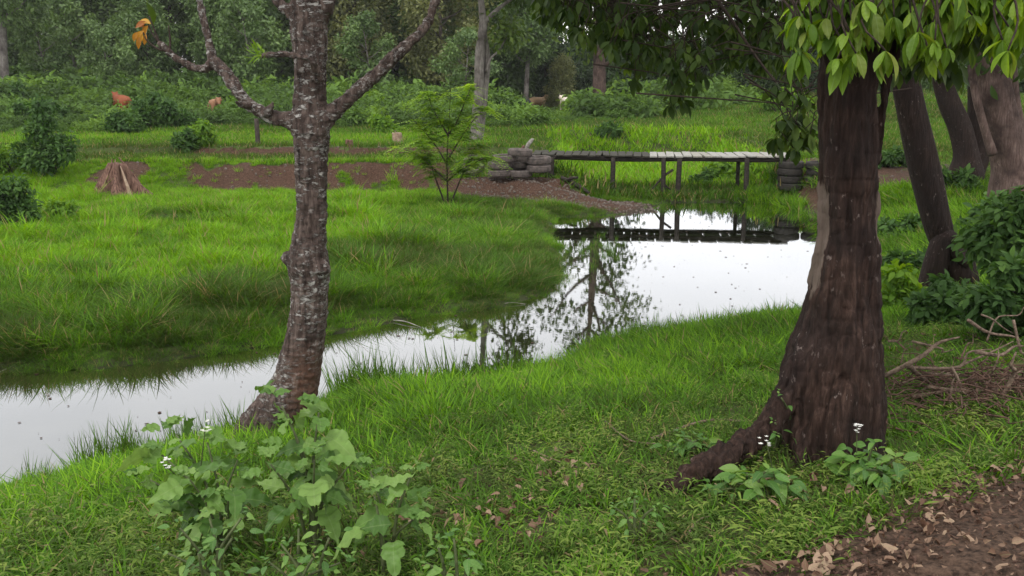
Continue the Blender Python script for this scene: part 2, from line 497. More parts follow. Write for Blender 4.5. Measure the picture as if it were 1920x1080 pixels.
M['weed_leaf'] = leaf_mat('large_grey_green_weed_leaf', [(0.07, 0.16, 0.03), (0.13, 0.26, 0.055), (0.24, 0.39, 0.10), (0.15, 0.29, 0.06)], 'obj', 0.33, 0.45, 0.25, True, None, 5)
M['herb_leaf'] = leaf_mat('fresh_herb_leaf', [(0.06, 0.15, 0.03), (0.11, 0.24, 0.045), (0.18, 0.31, 0.06)], 'obj', 0.35, 0.45, 0.4, True)
M['stem'] = solid_mat('green_purple_stem', (0.04, 0.05, 0.02), (0.12, 0.15, 0.06), 20, 0.7, 0.2)
M['petal'] = leaf_mat('white_petal', [(0.7, 0.7, 0.66), (0.82, 0.82, 0.8)], 'obj', 0.2)
M['grass'] = leaf_mat('grass_blade', [(0.085, 0.07, 0.03), (0.055, 0.095, 0.018), (0.075, 0.175, 0.022), (0.16, 0.345, 0.022), (0.30, 0.52, 0.032)], 'inst', 0.36, 0.7, 0.12, False, (0.95, (0.30, 0.24, 0.11)))
M['herbcover'] = leaf_mat('ground_herb', [(0.10, 0.08, 0.038), (0.075, 0.125, 0.03), (0.14, 0.225, 0.042), (0.27, 0.34, 0.075)], 'inst', 0.3, 0.7, 0.12, False, (0.93, (0.26, 0.20, 0.11)))
M['under'] = leaf_mat('undergrowth_leaf', [(0.04, 0.07, 0.024), (0.07, 0.125, 0.036), (0.12, 0.215, 0.048), (0.21, 0.34, 0.06)], 'inst', 0.35, 0.7, 0.12)
M['wood_leaf'] = leaf_mat('far_wood_leaf', [(0.035, 0.06, 0.024), (0.07, 0.115, 0.04), (0.12, 0.185, 0.06), (0.19, 0.27, 0.085)], 'objgeo', 0.35, 0.7, 0.12)
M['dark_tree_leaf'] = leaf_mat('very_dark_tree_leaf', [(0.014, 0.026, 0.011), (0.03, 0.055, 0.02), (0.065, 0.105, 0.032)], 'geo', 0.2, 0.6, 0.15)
M['blue_tree_leaf'] = leaf_mat('blue_green_tree_leaf', [(0.055, 0.105, 0.035), (0.115, 0.19, 0.06), (0.20, 0.30, 0.09)], 'geo', 0.3)
M['olive_leaf'] = leaf_mat('olive_tree_leaf', [(0.06, 0.075, 0.028), (0.13, 0.15, 0.05), (0.25, 0.26, 0.09)], 'geo', 0.3)
M['shrub_leaf'] = leaf_mat('shrub_leaf', [(0.03, 0.065, 0.02), (0.055, 0.12, 0.03), (0.13, 0.24, 0.05)], 'geo', 0.35, 0.6, 0.18)
M['lime_leaf'] = leaf_mat('lime_shrub_leaf', [(0.06, 0.13, 0.02), (0.12, 0.24, 0.03), (0.26, 0.42, 0.045)], 'geo', 0.4, 0.6, 0.18)
M['feather_leaf'] = leaf_mat('feathery_leaf', [(0.13, 0.24, 0.04), (0.20, 0.34, 0.055), (0.30, 0.45, 0.08)], 'geo', 0.5, 0.6, 0.2)

# ------------------------------------------------------------------ mesh helpers
def mesh_np(name, V, Fq, mat=None, tint=None, smooth=True, attrs=None):
    V = np.asarray(V, np.float32); Fq = np.asarray(Fq, np.int32)
    me = bpy.data.meshes.new(name)
    k = Fq.shape[1]
    me.vertices.add(len(V)); me.vertices.foreach_set('co', V.ravel())
    me.loops.add(Fq.size); me.loops.foreach_set('vertex_index', Fq.ravel())
    me.polygons.add(len(Fq))
    me.polygons.foreach_set('loop_start', np.arange(0, Fq.size, k, dtype=np.int32))
    me.polygons.foreach_set('use_smooth', np.full(len(Fq), smooth))
    if tint is not None:
        a = me.attributes.new('tint', 'FLOAT', 'POINT'); a.data.foreach_set('value', np.asarray(tint, np.float32))
    for nm, v in (attrs or {}).items():
        a = me.attributes.new(nm, 'FLOAT', 'POINT'); a.data.foreach_set('value', np.asarray(v, np.float32))
    me.update(calc_edges=True)
    me.validate()
    if mat is not None: me.materials.append(mat)
    return me

def obj(name, me, parent=None, loc=None, kind=None):
    o = bpy.data.objects.new(name, me)
    COL.objects.link(o)
    if parent is not None: o.parent = parent
    if loc is not None: o.location = loc
    if kind: o['kind'] = kind
    return o

def tag(o, label, cat=None, group=None, kind=None):
    o['label'] = label
    if cat: o['category'] = cat
    if group: o['group'] = group
    if kind: o['kind'] = kind
    return o

def empty(name, loc, label, cat, group=None):
    o = bpy.data.objects.new(name, None)
    o.empty_display_size = 0.1
    COL.objects.link(o); o.location = loc
    return tag(o, label, cat, group)

class MB:
    """collects geometry (quads) into one mesh"""
    def __init__(s): s.v = []; s.f = []; s.t = []; s.n = 0
    def add(s, V, Fq, t=0.5):
        V = np.asarray(V, float)
        s.v.append(V); s.f.append(np.asarray(Fq, int) + s.n); s.t.append(np.broadcast_to(np.asarray(t, float), (len(V),))); s.n += len(V)
        return s
    def mesh(s, name, mat, origin=(0, 0, 0), smooth=True):
        V = np.concatenate(s.v) - np.array(origin)[None]
        return mesh_np(name, V, np.concatenate(s.f), mat, np.concatenate(s.t), smooth)

def cr(P, n):
    """Catmull-Rom resample of rows"""
    P = np.asarray(P, float)
    Q = np.vstack([2 * P[0] - P[1], P, 2 * P[-1] - P[-2]])
    out = []
    m = len(P) - 1
    for u in np.linspace(0, m, n):
        i = min(int(u), m - 1); t = u - i
        a, b, c, d = Q[i], Q[i + 1], Q[i + 2], Q[i + 3]
        out.append(0.5 * ((2 * b) + (-a + c) * t + (2 * a - 5 * b + 4 * c - d) * t * t + (-a + 3 * b - 3 * c + d) * t ** 3))
    return np.array(out)

def loft(pts, rad, seg=10, n=None, lobes=None):
    """tube along pts; returns V, quads (ends closed with fans of quads collapsing to a point)"""
    R = np.c_[np.asarray(pts, float), np.asarray(rad, float)]
    if n: R = cr(R, n)
    P, r = R[:, :3], np.maximum(R[:, 3], 1e-4)
    T = np.gradient(P, axis=0); T /= np.linalg.norm(T, axis=1)[:, None] + 1e-9
    up = np.array([0.0, 1.0, 0.0]) if abs(T[0][1]) < 0.9 else np.array([1.0, 0, 0])
    U = np.cross(up, T[0]); U /= np.linalg.norm(U)
    V = []
    a = np.linspace(0, 2 * math.pi, seg, endpoint=False)
    for i in range(len(P)):
        U = U - T[i] * U.dot(T[i]); U /= np.linalg.norm(U)
        B = np.cross(T[i], U)
        k = 1.0 if lobes is None else lobes(a, i / (len(P) - 1))
        V.append(P[i] + (np.cos(a)[:, None] * U + np.sin(a)[:, None] * B) * (r[i] * (k if np.ndim(k) == 0 else k[:, None])))
    V.insert(0, np.repeat(P[:1], seg, 0)); V.append(np.repeat(P[-1:], seg, 0))
    m = len(V)
    V = np.concatenate(V)
    i, j = np.meshgrid(np.arange(m - 1), np.arange(seg), indexing='ij')
    i, j = i.ravel(), j.ravel(); j2 = (j + 1) % seg
    Fq = np.stack([i * seg + j, i * seg + j2, (i + 1) * seg + j2, (i + 1) * seg + j], 1)
    return V, Fq

def box(c, s, R=None):
    c = np.array(c, float); s = np.array(s, float) / 2
    b = min(s) * 0.18
    V = []
    for z in (-1, 1):
        for (x, y) in ((-1, -1), (1, -1), (1, 1), (-1, 1)):
            V.append((x * s[0], y * s[1], z * s[2]))
    V = np.array(V)
    if R is not None: V = V @ np.array(R).T
    return V + c, np.array([(0, 3, 2, 1), (4, 5, 6, 7), (0, 1, 5, 4), (1, 2, 6, 5), (2, 3, 7, 6), (3, 0, 4, 7)])

def leaf_t(n=6, width=0.4, peak=0.5, fold=0.25, curve=0.25, lobe=0.0, lobes=3, tipw=0.03):
    """unit leaf along +Y, normal +Z: 3 x (n+1) grid"""
    V = []
    for i in range(n + 1):
        t = i / n
        if t < peak: w = math.sin(t / peak * math.pi / 2) ** 0.85
        else: w = math.cos((t - peak) / (1 - peak) * math.pi / 2) ** (1.25 if lobe else 0.8)
        w = max(w, tipw) * width / 2
        if lobe: w *= 1 + lobe * (2 * abs(((lobes * t + 0.38) % 1.0) - 0.5) * 2 - 1)
        z = -curve * t * t
        zz = fold * w + (0.12 * width * math.sin(lobes * 2 * math.pi * t) if lobe else 0)
        V += [(-w, t, z + zz), (0, t, z), (w, t, z + zz * (0.7 if lobe else 1))]
    Fq = []
    for i in range(n):
        a = i * 3
        Fq += [(a, a + 1, a + 4, a + 3), (a + 1, a + 2, a + 5, a + 4)]
    return np.array(V), np.array(Fq)

def frames(D, Nn):
    """rotation matrices (N,3,3) with columns x, y=D, z~Nn"""
    D = D / (np.linalg.norm(D, axis=1)[:, None] + 1e-9)
    X = np.cross(D, Nn); X /= np.linalg.norm(X, axis=1)[:, None] + 1e-9
    Z = np.cross(X, D)
    return np.stack([X, D, Z], 2)

def mass(tpl, Rm, C, sc, tint):
    V, Fq = tpl
    n, k = len(C), len(V)
    sc = np.asarray(sc, float)
    if sc.ndim == 1: sc = np.repeat(sc[:, None], 3, 1)
    P = np.einsum('nij,nkj->nki', Rm, V[None] * sc[:, None, :]) + C[:, None]
    Fa = (Fq[None] + (np.arange(n) * k)[:, None, None]).reshape(-1, 4)
    return P.reshape(-1, 3), Fa, np.repeat(tint, k)

T_CARD = leaf_t(2, 0.55, 0.5, 0.3, 0.2)
T_LEAF4 = leaf_t(4, 0.45, 0.5, 0.3, 0.3)
T_OBOV = leaf_t(6, 0.42, 0.62, 0.35, 0.35)

def rnd_dirs(n, rng):
    d = rng.normal(size=(n, 3)); return d / np.linalg.norm(d, axis=1)[:, None]

def foliage(C, Rr, per, tpl, size, rng, droop=0.3, flat=0.75, shell=0.55):
    """leaves spread through clumps (centres C, radii Rr)"""
    C = np.asarray(C, float); Rr = np.asarray(Rr, float)
    w = Rr ** 2 / np.sum(Rr ** 2)
    cnt = np.maximum((w * per).astype(int), 4)
    idx = np.repeat(np.arange(len(C)), cnt)
    n = len(idx)
    d = rnd_dirs(n, rng)
    rr = (shell + (1 - shell) * rng.random(n)) * (0.85 + 0.3 * rng.random(n))
    rr = np.where(rng.random(n) < 0.12, rr * 1.25, rr)
    P = C[idx] + d * (Rr[idx] * rr)[:, None] * np.array([1, 1, flat])
    ax = d * 0.7 + rnd_dirs(n, rng) * 0.9; ax[:, 2] -= droop
    nm = d * 0.6 + rnd_dirs(n, rng) * 0.7 + np.array([0, 0, 0.8])
    ct = rng.random(len(C))
    tint = np.clip(0.5 + 0.35 * (ct[idx] - 0.5) + 0.45 * (rng.random(n) - 0.5) + 0.12 * d[:, 2] * 0, 0, 1)
    sc = size * (0.65 + 0.7 * rng.random(n))
    return mass(tpl, frames(ax, nm), P, sc, tint)

# ------------------------------------------------------------------ ground sheet
def axis_pts(segs):
    out = [segs[0][0]]
    for a, b, st0, st1 in segs:
        x = a
        while x < b - 1e-6:
            t = (x - a) / (b - a)
            x = x + st0 * (st1 / st0) ** t
            out.append(min(x, b))
    return np.array(out)

gx_r = axis_pts([(0, 8, 0.075, 0.11), (8, 30, 0.12, 0.8), (30, 700, 1.0, 60)])
gx = np.concatenate([-gx_r[::-1][:-1], gx_r])
gy = axis_pts([(-40, 1.5, 6, 0.15), (1.5, 13, 0.07, 0.09), (13, 26, 0.10, 0.10), (26, 60, 0.12, 0.7), (60, 900, 0.9, 70)])
XX, YY = np.meshgrid(gx, gy)
xf, yf = XX.ravel(), YY.ravel()
zf = height(xf, yf)
ny, nx = XX.shape
ii, jj = np.meshgrid(np.arange(ny - 1), np.arange(nx - 1), indexing='ij')
ii, jj = ii.ravel(), jj.ravel()
GF = np.stack([ii * nx + jj, ii * nx + jj + 1, (ii + 1) * nx + jj + 1, (ii + 1) * nx + jj], 1)

def soil_mask(x, y):
    big = n2(x, y, 0.35, 3, 3); med = n2(x, y, 1.6, 3, 5)
    fin = n2(x, y, 3.0, 4, 7)
    yw = y + 0.35 * big + 0.12 * med + 0.55 * fin
    s = sm(yw, 21.9, 22.25) * (1 - sm(yw, 22.95, 23.25)) * sm(x, -8.6, -6.9) * (1 - sm(x, 1.3, 1.8)) * (1 - 0.6 * sm(n2(x, y, 1.3, 3, 19), 0.24, 0.36))
    s = np.maximum(s, sm(yw, 25.0, 25.1) * (1 - sm(yw, 25.5, 25.65)) * sm(x, -9, -7.5) * (1 - sm(x, -1.4, -0.8)))
    q, t = seg_d(x, y, (-0.8, 22.3), (3.0, 20.8))
    s = np.maximum(s, 1 - sm(q, 0.55, 0.95))
    q, t = seg_d(x, y, (-9.3, 22.0), (-9.0, 22.6))
    s = np.maximum(s, 1 - sm(q, 0.3, 0.7))
    # right bank mud beyond the water
    s = np.maximum(s, (0.62 + 0.5 * med) * sm(x, 6.0, 6.4) * (1 - sm(x, 9, 11)) * sm(y, 18.5, 20) * (1 - sm(y, 23.5, 25)))
    s = np.clip(s + 0.55 * n2(x, y, 5.0, 2, 6) * (s > 0.02) * (y > 10), 0, 1)
    q, t = seg_d(x, y, (3.7, 5.6), (5.2, 6.9))
    s = np.maximum(s, 1 - sm(q, 0.35, 0.7))
    s = np.maximum(s, sm(road_s(x, y), -0.12, 0.02))
    # thin bare soil in the near verge
    s = np.maximum(s, 0.47 * (nearside(x, y) & (y < 9)) * sm(sdist(x, y), 2.0, 3.5))
    return s

soil = soil_mask(xf, yf)
dd = sdist(xf, yf)
wet = (1 - sm(dd, 0.0, 0.25)) * 0.8
q, _t = seg_d(xf, yf, (-6.6, 17.6), (-3.9, 17.9))
wet = np.maximum(wet, 0.9 * (1 - sm(q + 0.3 * n2(xf, yf, 1.2, 3, 8), 0.2, 0.5)))
gm = mesh_np('ground', np.stack([xf, yf, zf], 1), GF, M['ground'], None, True, {'soil': soil, 'wet': wet})
ground = obj('ground', gm, kind='structure')
tag(ground, 'grassy ground falling to the water with bare brown banks', kind='structure')

# water sheet
wx = np.linspace(-40, 9.5, 2); 
wv = np.array([(-40, -12, 0), (9.5, -12, 0), (9.5, 30, 0), (-40, 30, 0)], float)
# the sheet only covers the low ground (it lies under the land elsewhere)
water = obj('water', mesh_np('water', wv, np.array([(0, 1, 2, 3)]), M['water']), kind='structure')
tag(water, 'still pond water mirroring the white sky and the wooden bridge', kind='structure')

# dirt road sheet: lumpy, 1 cm and more above the ground
u = np.arange(-3.0, 7.5, 0.035); v = np.arange(-0.10, 2.2, 0.035)
UU, VV = np.meshgrid(u, v)
ux, vx = UU.ravel(), VV.ravel()
edge = 0.10 * n2(ux, vx * 0 + 3, 2.2, 4, 21)
rx = ROAD_A[0] + ux * _re[0] + (vx + edge * (1 - sm(vx, 0, 1))) * _rn[0]
ry = ROAD_A[1] + ux * _re[1] + (vx + edge * (1 - sm(vx, 0, 1))) * _rn[1]
rz = height(rx, ry) + 0.012 + 0.035 * sm(vx, -0.02, 0.5) + 0.020 * n2(rx, ry, 9, 4, 31) * sm(vx, -.05, .1) + 0.02 * n2(rx, ry, 28, 2, 33) * sm(vx, -.05, .1)
rz = np.where(vx < -0.07, height(rx, ry) - 0.03, rz)
nv, nu = UU.shape
ii, jj = np.meshgrid(np.arange(nv - 1), np.arange(nu - 1), indexing='ij'); ii, jj = ii.ravel(), jj.ravel()
RF = np.stack([ii * nu + jj, (ii + 1) * nu + jj, (ii + 1) * nu + jj + 1, ii * nu + jj + 1], 1)
road = obj('dirt_road', mesh_np('dirt_road', np.stack([rx, ry, rz], 1), RF, M['road']), kind='structure')
tag(road, 'bare red brown dirt road edge with loose crumbs', kind='structure')

# ------------------------------------------------------------------ scatter with geometry nodes (stuff only)
def proto(name, me):
    return bpy.data.objects.new(name, me)      # not linked: source geometry only

def scatter(name, pts, rot, sc, tint, idx, protos, label):
    me = bpy.data.meshes.new(name)
    pts = np.asarray(pts, np.float32)
    n = len(pts)
    me.vertices.add(n); me.vertices.foreach_set('co', pts.ravel())
    def put(nm, ty, v, key='value'):
        a = me.attributes.new(nm, ty, 'POINT'); a.data.foreach_set(key, np.ascontiguousarray(v).ravel())
    put('rot', 'FLOAT_VECTOR', np.asarray(rot, np.float32), 'vector')
    sc = np.asarray(sc, np.float32)
    if sc.ndim == 1: sc = np.repeat(sc[:, None], 3, 1)
    put('scl', 'FLOAT_VECTOR', sc, 'vector')
    put('tint', 'FLOAT', np.asarray(tint, np.float32))
    put('pick', 'INT', np.asarray(idx, np.int32))
    me.update()
    o = obj(name, me)
    tag(o, label, kind='stuff')
    ng = bpy.data.node_groups.new('scatter_' + name, 'GeometryNodeTree')
    ng.interface.new_socket('Geometry', in_out='INPUT', socket_type='NodeSocketGeometry')
    ng.interface.new_socket('Geometry', in_out='OUTPUT', socket_type='NodeSocketGeometry')
    N = ng.nodes; K = ng.links.new
    gi = N.new('NodeGroupInput'); go = N.new('NodeGroupOutput'); J = N.new('GeometryNodeJoinGeometry')
    def na(nm, ty):
        a = N.new('GeometryNodeInputNamedAttribute'); a.data_type = ty; a.inputs['Name'].default_value = nm
        return a.outputs['Attribute']
    ar, asc, ap = na('rot', 'FLOAT_VECTOR'), na('scl', 'FLOAT_VECTOR'), na('pick', 'INT')
    e2r = N.new('FunctionNodeEulerToRotation'); K(ar, e2r.inputs[0])
    for k, p in enumerate(protos):
        oi = N.new('GeometryNodeObjectInfo'); oi.inputs['Object'].default_value = p; oi.inputs['As Instance'].default_value = True
        cp = N.new('FunctionNodeCompare'); cp.data_type = 'INT'; cp.operation = 'EQUAL'
        K(ap, cp.inputs[2]); cp.inputs[3].default_value = k
        ip = N.new('GeometryNodeInstanceOnPoints')
        K(gi.outputs[0], ip.inputs['Points']); K(cp.outputs[0], ip.inputs['Selection'])
        K(oi.outputs['Geometry'], ip.inputs['Instance']); K(e2r.outputs[0], ip.inputs['Rotation']); K(asc, ip.inputs['Scale'])
        K(ip.outputs[0], J.inputs[0])
    K(J.outputs[0], go.inputs[0])
    md = o.modifiers.new('scatter', 'NODES'); md.node_group = ng
    return o

def grass_clump(name, nb, h, w, spread, lean, seed, mat, segs=3, curl=0.5):
    rng = np.random.default_rng(seed)
    V, Fq, T = [], [], []
    for b in range(nb):
        r = spread * math.sqrt(rng.random()); a = rng.random() * 6.283
        p = np.array([r * math.cos(a), r * math.sin(a), -0.01])
        hh = h * (0.45 + 0.75 * rng.random()); ww = w * (0.6 + 0.7 * rng.random())
        az = a + rng.normal() * 1.2; ln = lean * (0.3 + rng.random())
        dv = np.array([math.cos(az), math.sin(az), 0]); sv = np.array([-math.sin(az), math.cos(az), 0])
        s2 = rng.normal() * 0.4; sv = sv * math.cos(s2) + dv * math.sin(s2)
        k = len(V); tt = rng.random()
        for i in range(segs + 1):
            t = i / segs
            c = p + dv * (ln * hh * (t + curl * t * t)) + np.array([0, 0, hh * (t - 0.35 * ln * t * t)])
            wd = ww / 2 * (1 - t ** 2.2 * 0.93)
            V += [c - sv * wd, c + sv * wd]; T += [tt, tt]
        for i in range(segs):
            Fq.append((k + 2 * i, k + 2 * i + 1, k + 2 * i + 3, k + 2 * i + 2))
    return proto(name, mesh_np(name, np.array(V), np.array(Fq), mat, T))

def herb_clump(name, ns, h, leaf, spread, seed, mat, per=7, tpl=None):
    rng = np.random.default_rng(seed); tpl = tpl or T_LEAF4
    C, D, Nn, sc = [], [], [], []
    for s in range(ns):
        r = spread * math.sqrt(rng.random()); a = rng.random() * 6.283
        base = np.array([r * math.cos(a), r * math.sin(a), 0]); hh = h * (0.5 + 0.6 * rng.random())
        ln = np.array([rng.normal() * 0.35, rng.normal() * 0.35, 1.0])
        for i in range(per):
            t = (i + 1) / per; az = i * 2.4 + rng.random()
            C.append(base + ln * hh * t)
            D.append((math.cos(az), math.sin(az), 0.35 - 0.5 * rng.random() + 0.3 * t)); Nn.append((rng.normal() * .3, rng.normal() * .3, 1))
            sc.append(leaf * (1.1 - 0.5 * t) * (0.7 + 0.5 * rng.random()))
    C, D, Nn = np.array(C), np.array(D), np.array(Nn)
    V, Fq, T = mass(tpl, frames(D, Nn), C, np.array(sc), rng.random(len(C)))
    return proto(name, mesh_np(name, V, Fq, mat, T))

def infrustum(P, mx=260, top=-500, bot=1350):
    a, b, d = proj(P)
    return (a > -mx) & (a < 1920 + mx) & (b < bot) & (b > top) & (P[:, 1] > 0.6)

def sample(n, x0, x1, y0, y1, rng):
    x = x0 + (x1 - x0) * rng.random(n); y = y0 + (y1 - y0) * rng.random(n)
    z = height(x, y)
    P = np.stack([x, y, z], 1)
    k = infrustum(P)
    P = P[k]
    return P, sdist(P[:, 0], P[:, 1])

def rot_rand(n, rng, tilt=0.12):
    return np.stack([rng.normal(size=n) * tilt, rng.normal(size=n) * tilt, rng.random(n) * 6.283], 1)

# --- near bank grass
TRUNKS = [(1.72, 4.75, 0.30), (-1.55, 6.4, 0.22)]
def clear_trunks(P):
    k = np.ones(len(P), bool)
    for a, b, r in TRUNKS: k &= np.hypot(P[:, 0] - a, P[:, 1] - b) > r
    return k

g_short = [grass_clump('short_tuft', 30, 0.085, 0.0085, 0.11, 0.95, s, M['grass'], 3) for s in (1, 2, 3)]
g_med = [grass_clump('medium_tuft', 30, 0.16, 0.0105, 0.10, 0.7, s, M['grass'], 3) for s in (4, 5, 6)]
g_tall = [grass_clump('tall_tuft', 24, 0.33, 0.009, 0.09, 0.4, s, M['grass'], 4) for s in (7, 8)]
g_creep = [herb_clump('creeping_herb', 8, 0.08, 0.036, 0.12, s, M['herbcover'], 6, leaf_t(3, 0.2, 0.35, 0.3, 0.5)) for s in (9, 10)]

P, d = sample(95000, -7.5, 11, 1.6, 17, RNG)
P2, d2 = sample(26000, 4.5, 16, 14, 26, RNG)
P = np.r_[P, P2]; d = np.r_[d, d2]
k = (nearside(P[:, 0], P[:, 1]) | (P[:, 0] > 5.5)) & ((P[:, 1] < 13) | (soil_mask(P[:, 0], P[:, 1]) < 0.45)) & (d > -0.10) & (road_s(P[:, 0], P[:, 1]) < 0.03) & clear_trunks(P)
pat = n2(P[:, 0], P[:, 1], 0.9, 3, 41)
pat2 = n2(P[:, 0], P[:, 1], 3.0, 3, 43)
nearb = (P[:, 1] < 5.6)
dens = np.clip(0.28 + 0.9 * (1 - sm(d, 1.6, 3.6)) + 0.5 * pat2, 0.1, 1)
_q, _t = seg_d(P[:, 0], P[:, 1], (3.7, 5.6), (5.2, 6.9))
dens *= sm(_q, 0.3, 0.9) * np.clip(0.45 + 2.2 * n2(P[:, 0], P[:, 1], 2.2, 2, 47) + 0.6, 0.25, 1)
dens = np.where(nearb, np.maximum(dens, 0.45), dens)
k &= RNG.random(len(P)) < dens
P, d, pat, pat2 = P[k], d[k], pat[k], pat2[k]
n = len(P)
lush = np.clip((1 - sm(d + 0.5 * pat, 1.5, 3.4)) + 0.15 * pat2, 0, 1)
r = RNG.random(n)
idx = np.where(r < lush * 0.55, 3, 0)
idx = np.where((d < 0.5) & (RNG.random(n) < 0.35), 6, idx)
sub = RNG.integers(0, 3, n)
pick = idx + np.where(idx == 6, sub % 2, sub)
herb = (idx == 0) & (RNG.random(n) < 0.14 * (1 - lush) + 0.35 * (pat2 > 0.22) + 0.18 * (P[:, 1] < 4.7))
pick = np.where(herb, 8 + sub % 2, pick)
scl = (0.7 + 0.6 * RNG.random(n)) * np.where(idx == 0, 1 + 0.6 * lush, 1.0) * np.where(P[:, 1] > 12, 1.4, 1.0) * np.where(herb & (P[:, 1] < 5.2), 1.35, 1.0) * np.where(idx == 3, 0.55 + 0.55 * lush, 1) * np.where(idx == 6, 0.7, 1) * np.where((P[:, 0] < -1.2) & (d < 1.2), 0.62, 1.0)
tint = np.clip(0.34 + 0.36 * lush + 0.35 * pat + 0.25 * pat2 + 0.17 * RNG.normal(size=n) + 0.05 * (1 - lush), 0, 1)
tint = np.where(herb, np.clip(0.5 + 0.7 * pat2 + 0.3 * sm(P[:, 0], -0.5, .5) + 0.25 * RNG.normal(size=n), 0, 1), tint)
scatter('near_bank_grass', P, rot_rand(n, RNG), scl, tint, pick, g_short + g_med + g_tall + g_creep, 'green grass and creeping herbs covering the near bank')

# --- meadow on the far bank, bright green
g_mead = [grass_clump('meadow_tuft', 36, 0.30, 0.019, 0.20, 0.6, s, M['grass'], 3) for s in (11, 12, 13)]
g_fine = [grass_clump('fine_tuft', 40, 0.34, 0.010, 0.18, 0.95, s, M['grass'], 4) for s in (14, 15)]
P, d = sample(110000, -17, 3.5, 6, 23.5, RNG)
x, y = P[:, 0], P[:, 1]
q, _t = seg_d(x, y, (-6.6, 17.6), (-3.9, 17.9))
qs, ts = seg_d(x, y, (-0.6, 22.4), (3.0, 20.8))
k = (~nearside(x, y)) & (d > -0.05 - 0.5 * np.maximum(0, n2(x, y, 1.7, 3, 58))) & ((soil_mask(x, y) < 0.4 + 0.2 * RNG.random(len(x))) | (RNG.random(len(x)) < 0.04)) & ((q + 0.3 * n2(x, y, 1.2, 3, 8) > 0.42) | (RNG.random(len(x)) < 0.06)) & (qs > 0.5)
P, d, q = P[k], d[k], q[k]
keep = RNG.random(len(P)) < 0.8
P, d, q = P[keep], d[keep], q[keep]
x, y = P[:, 0], P[:, 1]; n = len(P)
pat = n2(x, y, 0.45, 3, 51); pat2 = n2(x, y, 1.4, 3, 53)
br = sm(d + 1.6 * pat, 2.0, 3.2) * (1 - 0.6 * sm(x + 1.5 * pat, -3.0, -0.8) * (1 - sm(y, 18, 20)))
br = np.where(q < 0.8, br * 0.5, br)
tint = np.clip(0.52 + 0.42 * br + 0.45 * pat2 + 0.15 * RNG.normal(size=n), 0, 1)
fine = RNG.random(n) < (0.75 - 0.65 * br)
pick = np.where(fine, 3 + RNG.integers(0, 2, n), RNG.integers(0, 3, n))
tint = np.where(fine & (pat2 < -0.1), tint * 0.55, tint)
ol = sm(n2(x, y, 0.7, 3, 57), 0.02, 0.22) * sm(4.6 - d + 0 * x, 0, 1.5) * (y < 18)
tint = tint * (1 - 0.55 * ol)
scl = (0.5 + 0.75 * RNG.random(n) ** 1.5) * (0.74 - 0.2 * br) * (1 + 0.7 * pat2)
scl *= np.where(y > 20.5, 0.6, 1.0) * (0.45 + 0.55 * sm(d, 0, .6)) * (1 - 0.3 * sm(x, -3, -1)) * np.where(RNG.random(n) < 0.06, 1.45, 1.0)
scl *= 1 + 0.9 * n2(x, y, 2.6, 2, 59)
scatter('far_bank_meadow_grass', P, rot_rand(n, RNG), scl, tint, pick, g_mead + g_fine, 'bright green marsh grass of the meadow across the water')

# --- marsh beyond the bridge, far field
g_far = [grass_clump('field_tuft', 36, 0.13, 0.016, 0.30, 0.6, s, M['grass'], 2) for s in (17, 18)]
P, d = sample(60000, -24, 26, 20, 62, RNG)
x, y = P[:, 0], P[:, 1]
ch = (x > 1.0) & (x < 7.0) & (y < 33) & (y > 22.4)
bund = (y > 23.0)
k = (ch | bund) & (d > 0.0) & (soil_mask(x, y) < 0.4 + .25 * RNG.random(len(x)))
k &= (RNG.random(len(x)) < np.where(ch, 1.0 * (y < 31.5) + .5, np.clip(1.25 - (y - 24) / 40, 0.25, 1) * 0.9))
P = P[k]; x, y, ch = x[k], y[k], ch[k]; n = len(P)
pat = n2(x, y, 0.25, 3, 61)
brm = ch & (y > 24.2)
tint = np.clip(0.36 + 0.5 * pat + 0.35 * n2(x, y, 0.9, 3, 63) + 0.1 * RNG.normal(size=n), 0, 1)
tint = np.where(ch, np.where(brm, 0.92, 0.40) + 0.08 * RNG.normal(size=n), tint)
stripe = (y > 26) & (y < 31) & (x < -0.5)
tint = np.where(stripe, tint + 0.32, tint)
pick = RNG.integers(0, 2, n)
scl = (0.7 + 0.6 * RNG.random(n)) * np.where(ch, 1.7, 0.9) * (1 + (y - 24).clip(0) * 0.015)
scatter('far_field_grass', P, rot_rand(n, RNG), scl, tint, pick, g_far, 'short grass of the far field and the marsh behind the bridge')

# --- undergrowth between field and wood (one mass)
u_cl = []
for s in (21, 22, 23):
    rng = np.random.default_rng(s)
    C = np.c_[rng.normal(size=9) * 0.45, rng.normal(size=9) * 0.45, 0.1 + 0.55 * rng.random(9)]
    V, Fq, T = foliage(C, 0.28 + 0.18 * rng.random(9), 620, T_LEAF4, 0.19, rng, 0.1, 0.9, 0.25)
    u_cl.append(proto('undergrowth_clump', mesh_np('undergrowth_clump', V, Fq, M['under'], T)))
P, d = sample(5200, -34, 34, 31, 66, RNG)
x, y = P[:, 0], P[:, 1]
pxx, pyy, dep = proj(P)
nz = n2(x, y, 0.22, 3, 71)
lim = np.interp(pxx, [-200, 200, 430, 620, 980, 1200, 1350, 1500, 2100], [29, 32, 36, 33, 34, 42, 50, 56, 56])
k = (y > lim + 2.5 * nz) & (RNG.random(len(x)) < np.interp(pxx, [-200, 1150, 1400, 2100], [0.95, 0.9, 0.5, 0.4]))
P = P[k]; x, y, nz = x[k], y[k], nz[k]; n = len(P)
n3_ = n2(x, y, 0.5, 2, 75)
hs = 0.55 + 0.75 * RNG.random(n) ** 1.5 + 0.6 * nz
hs *= np.clip(0.5 + (y - 33) * 0.05, 0.5, 1.45)
cw = ((pxx[k] > 925) & (pxx[k] < 1130) & (y > 37)) | (np.abs(pxx[k] - 228) < 24) & (y > 36) | (np.abs(pxx[k] - 402) < 22) & (y > 36)
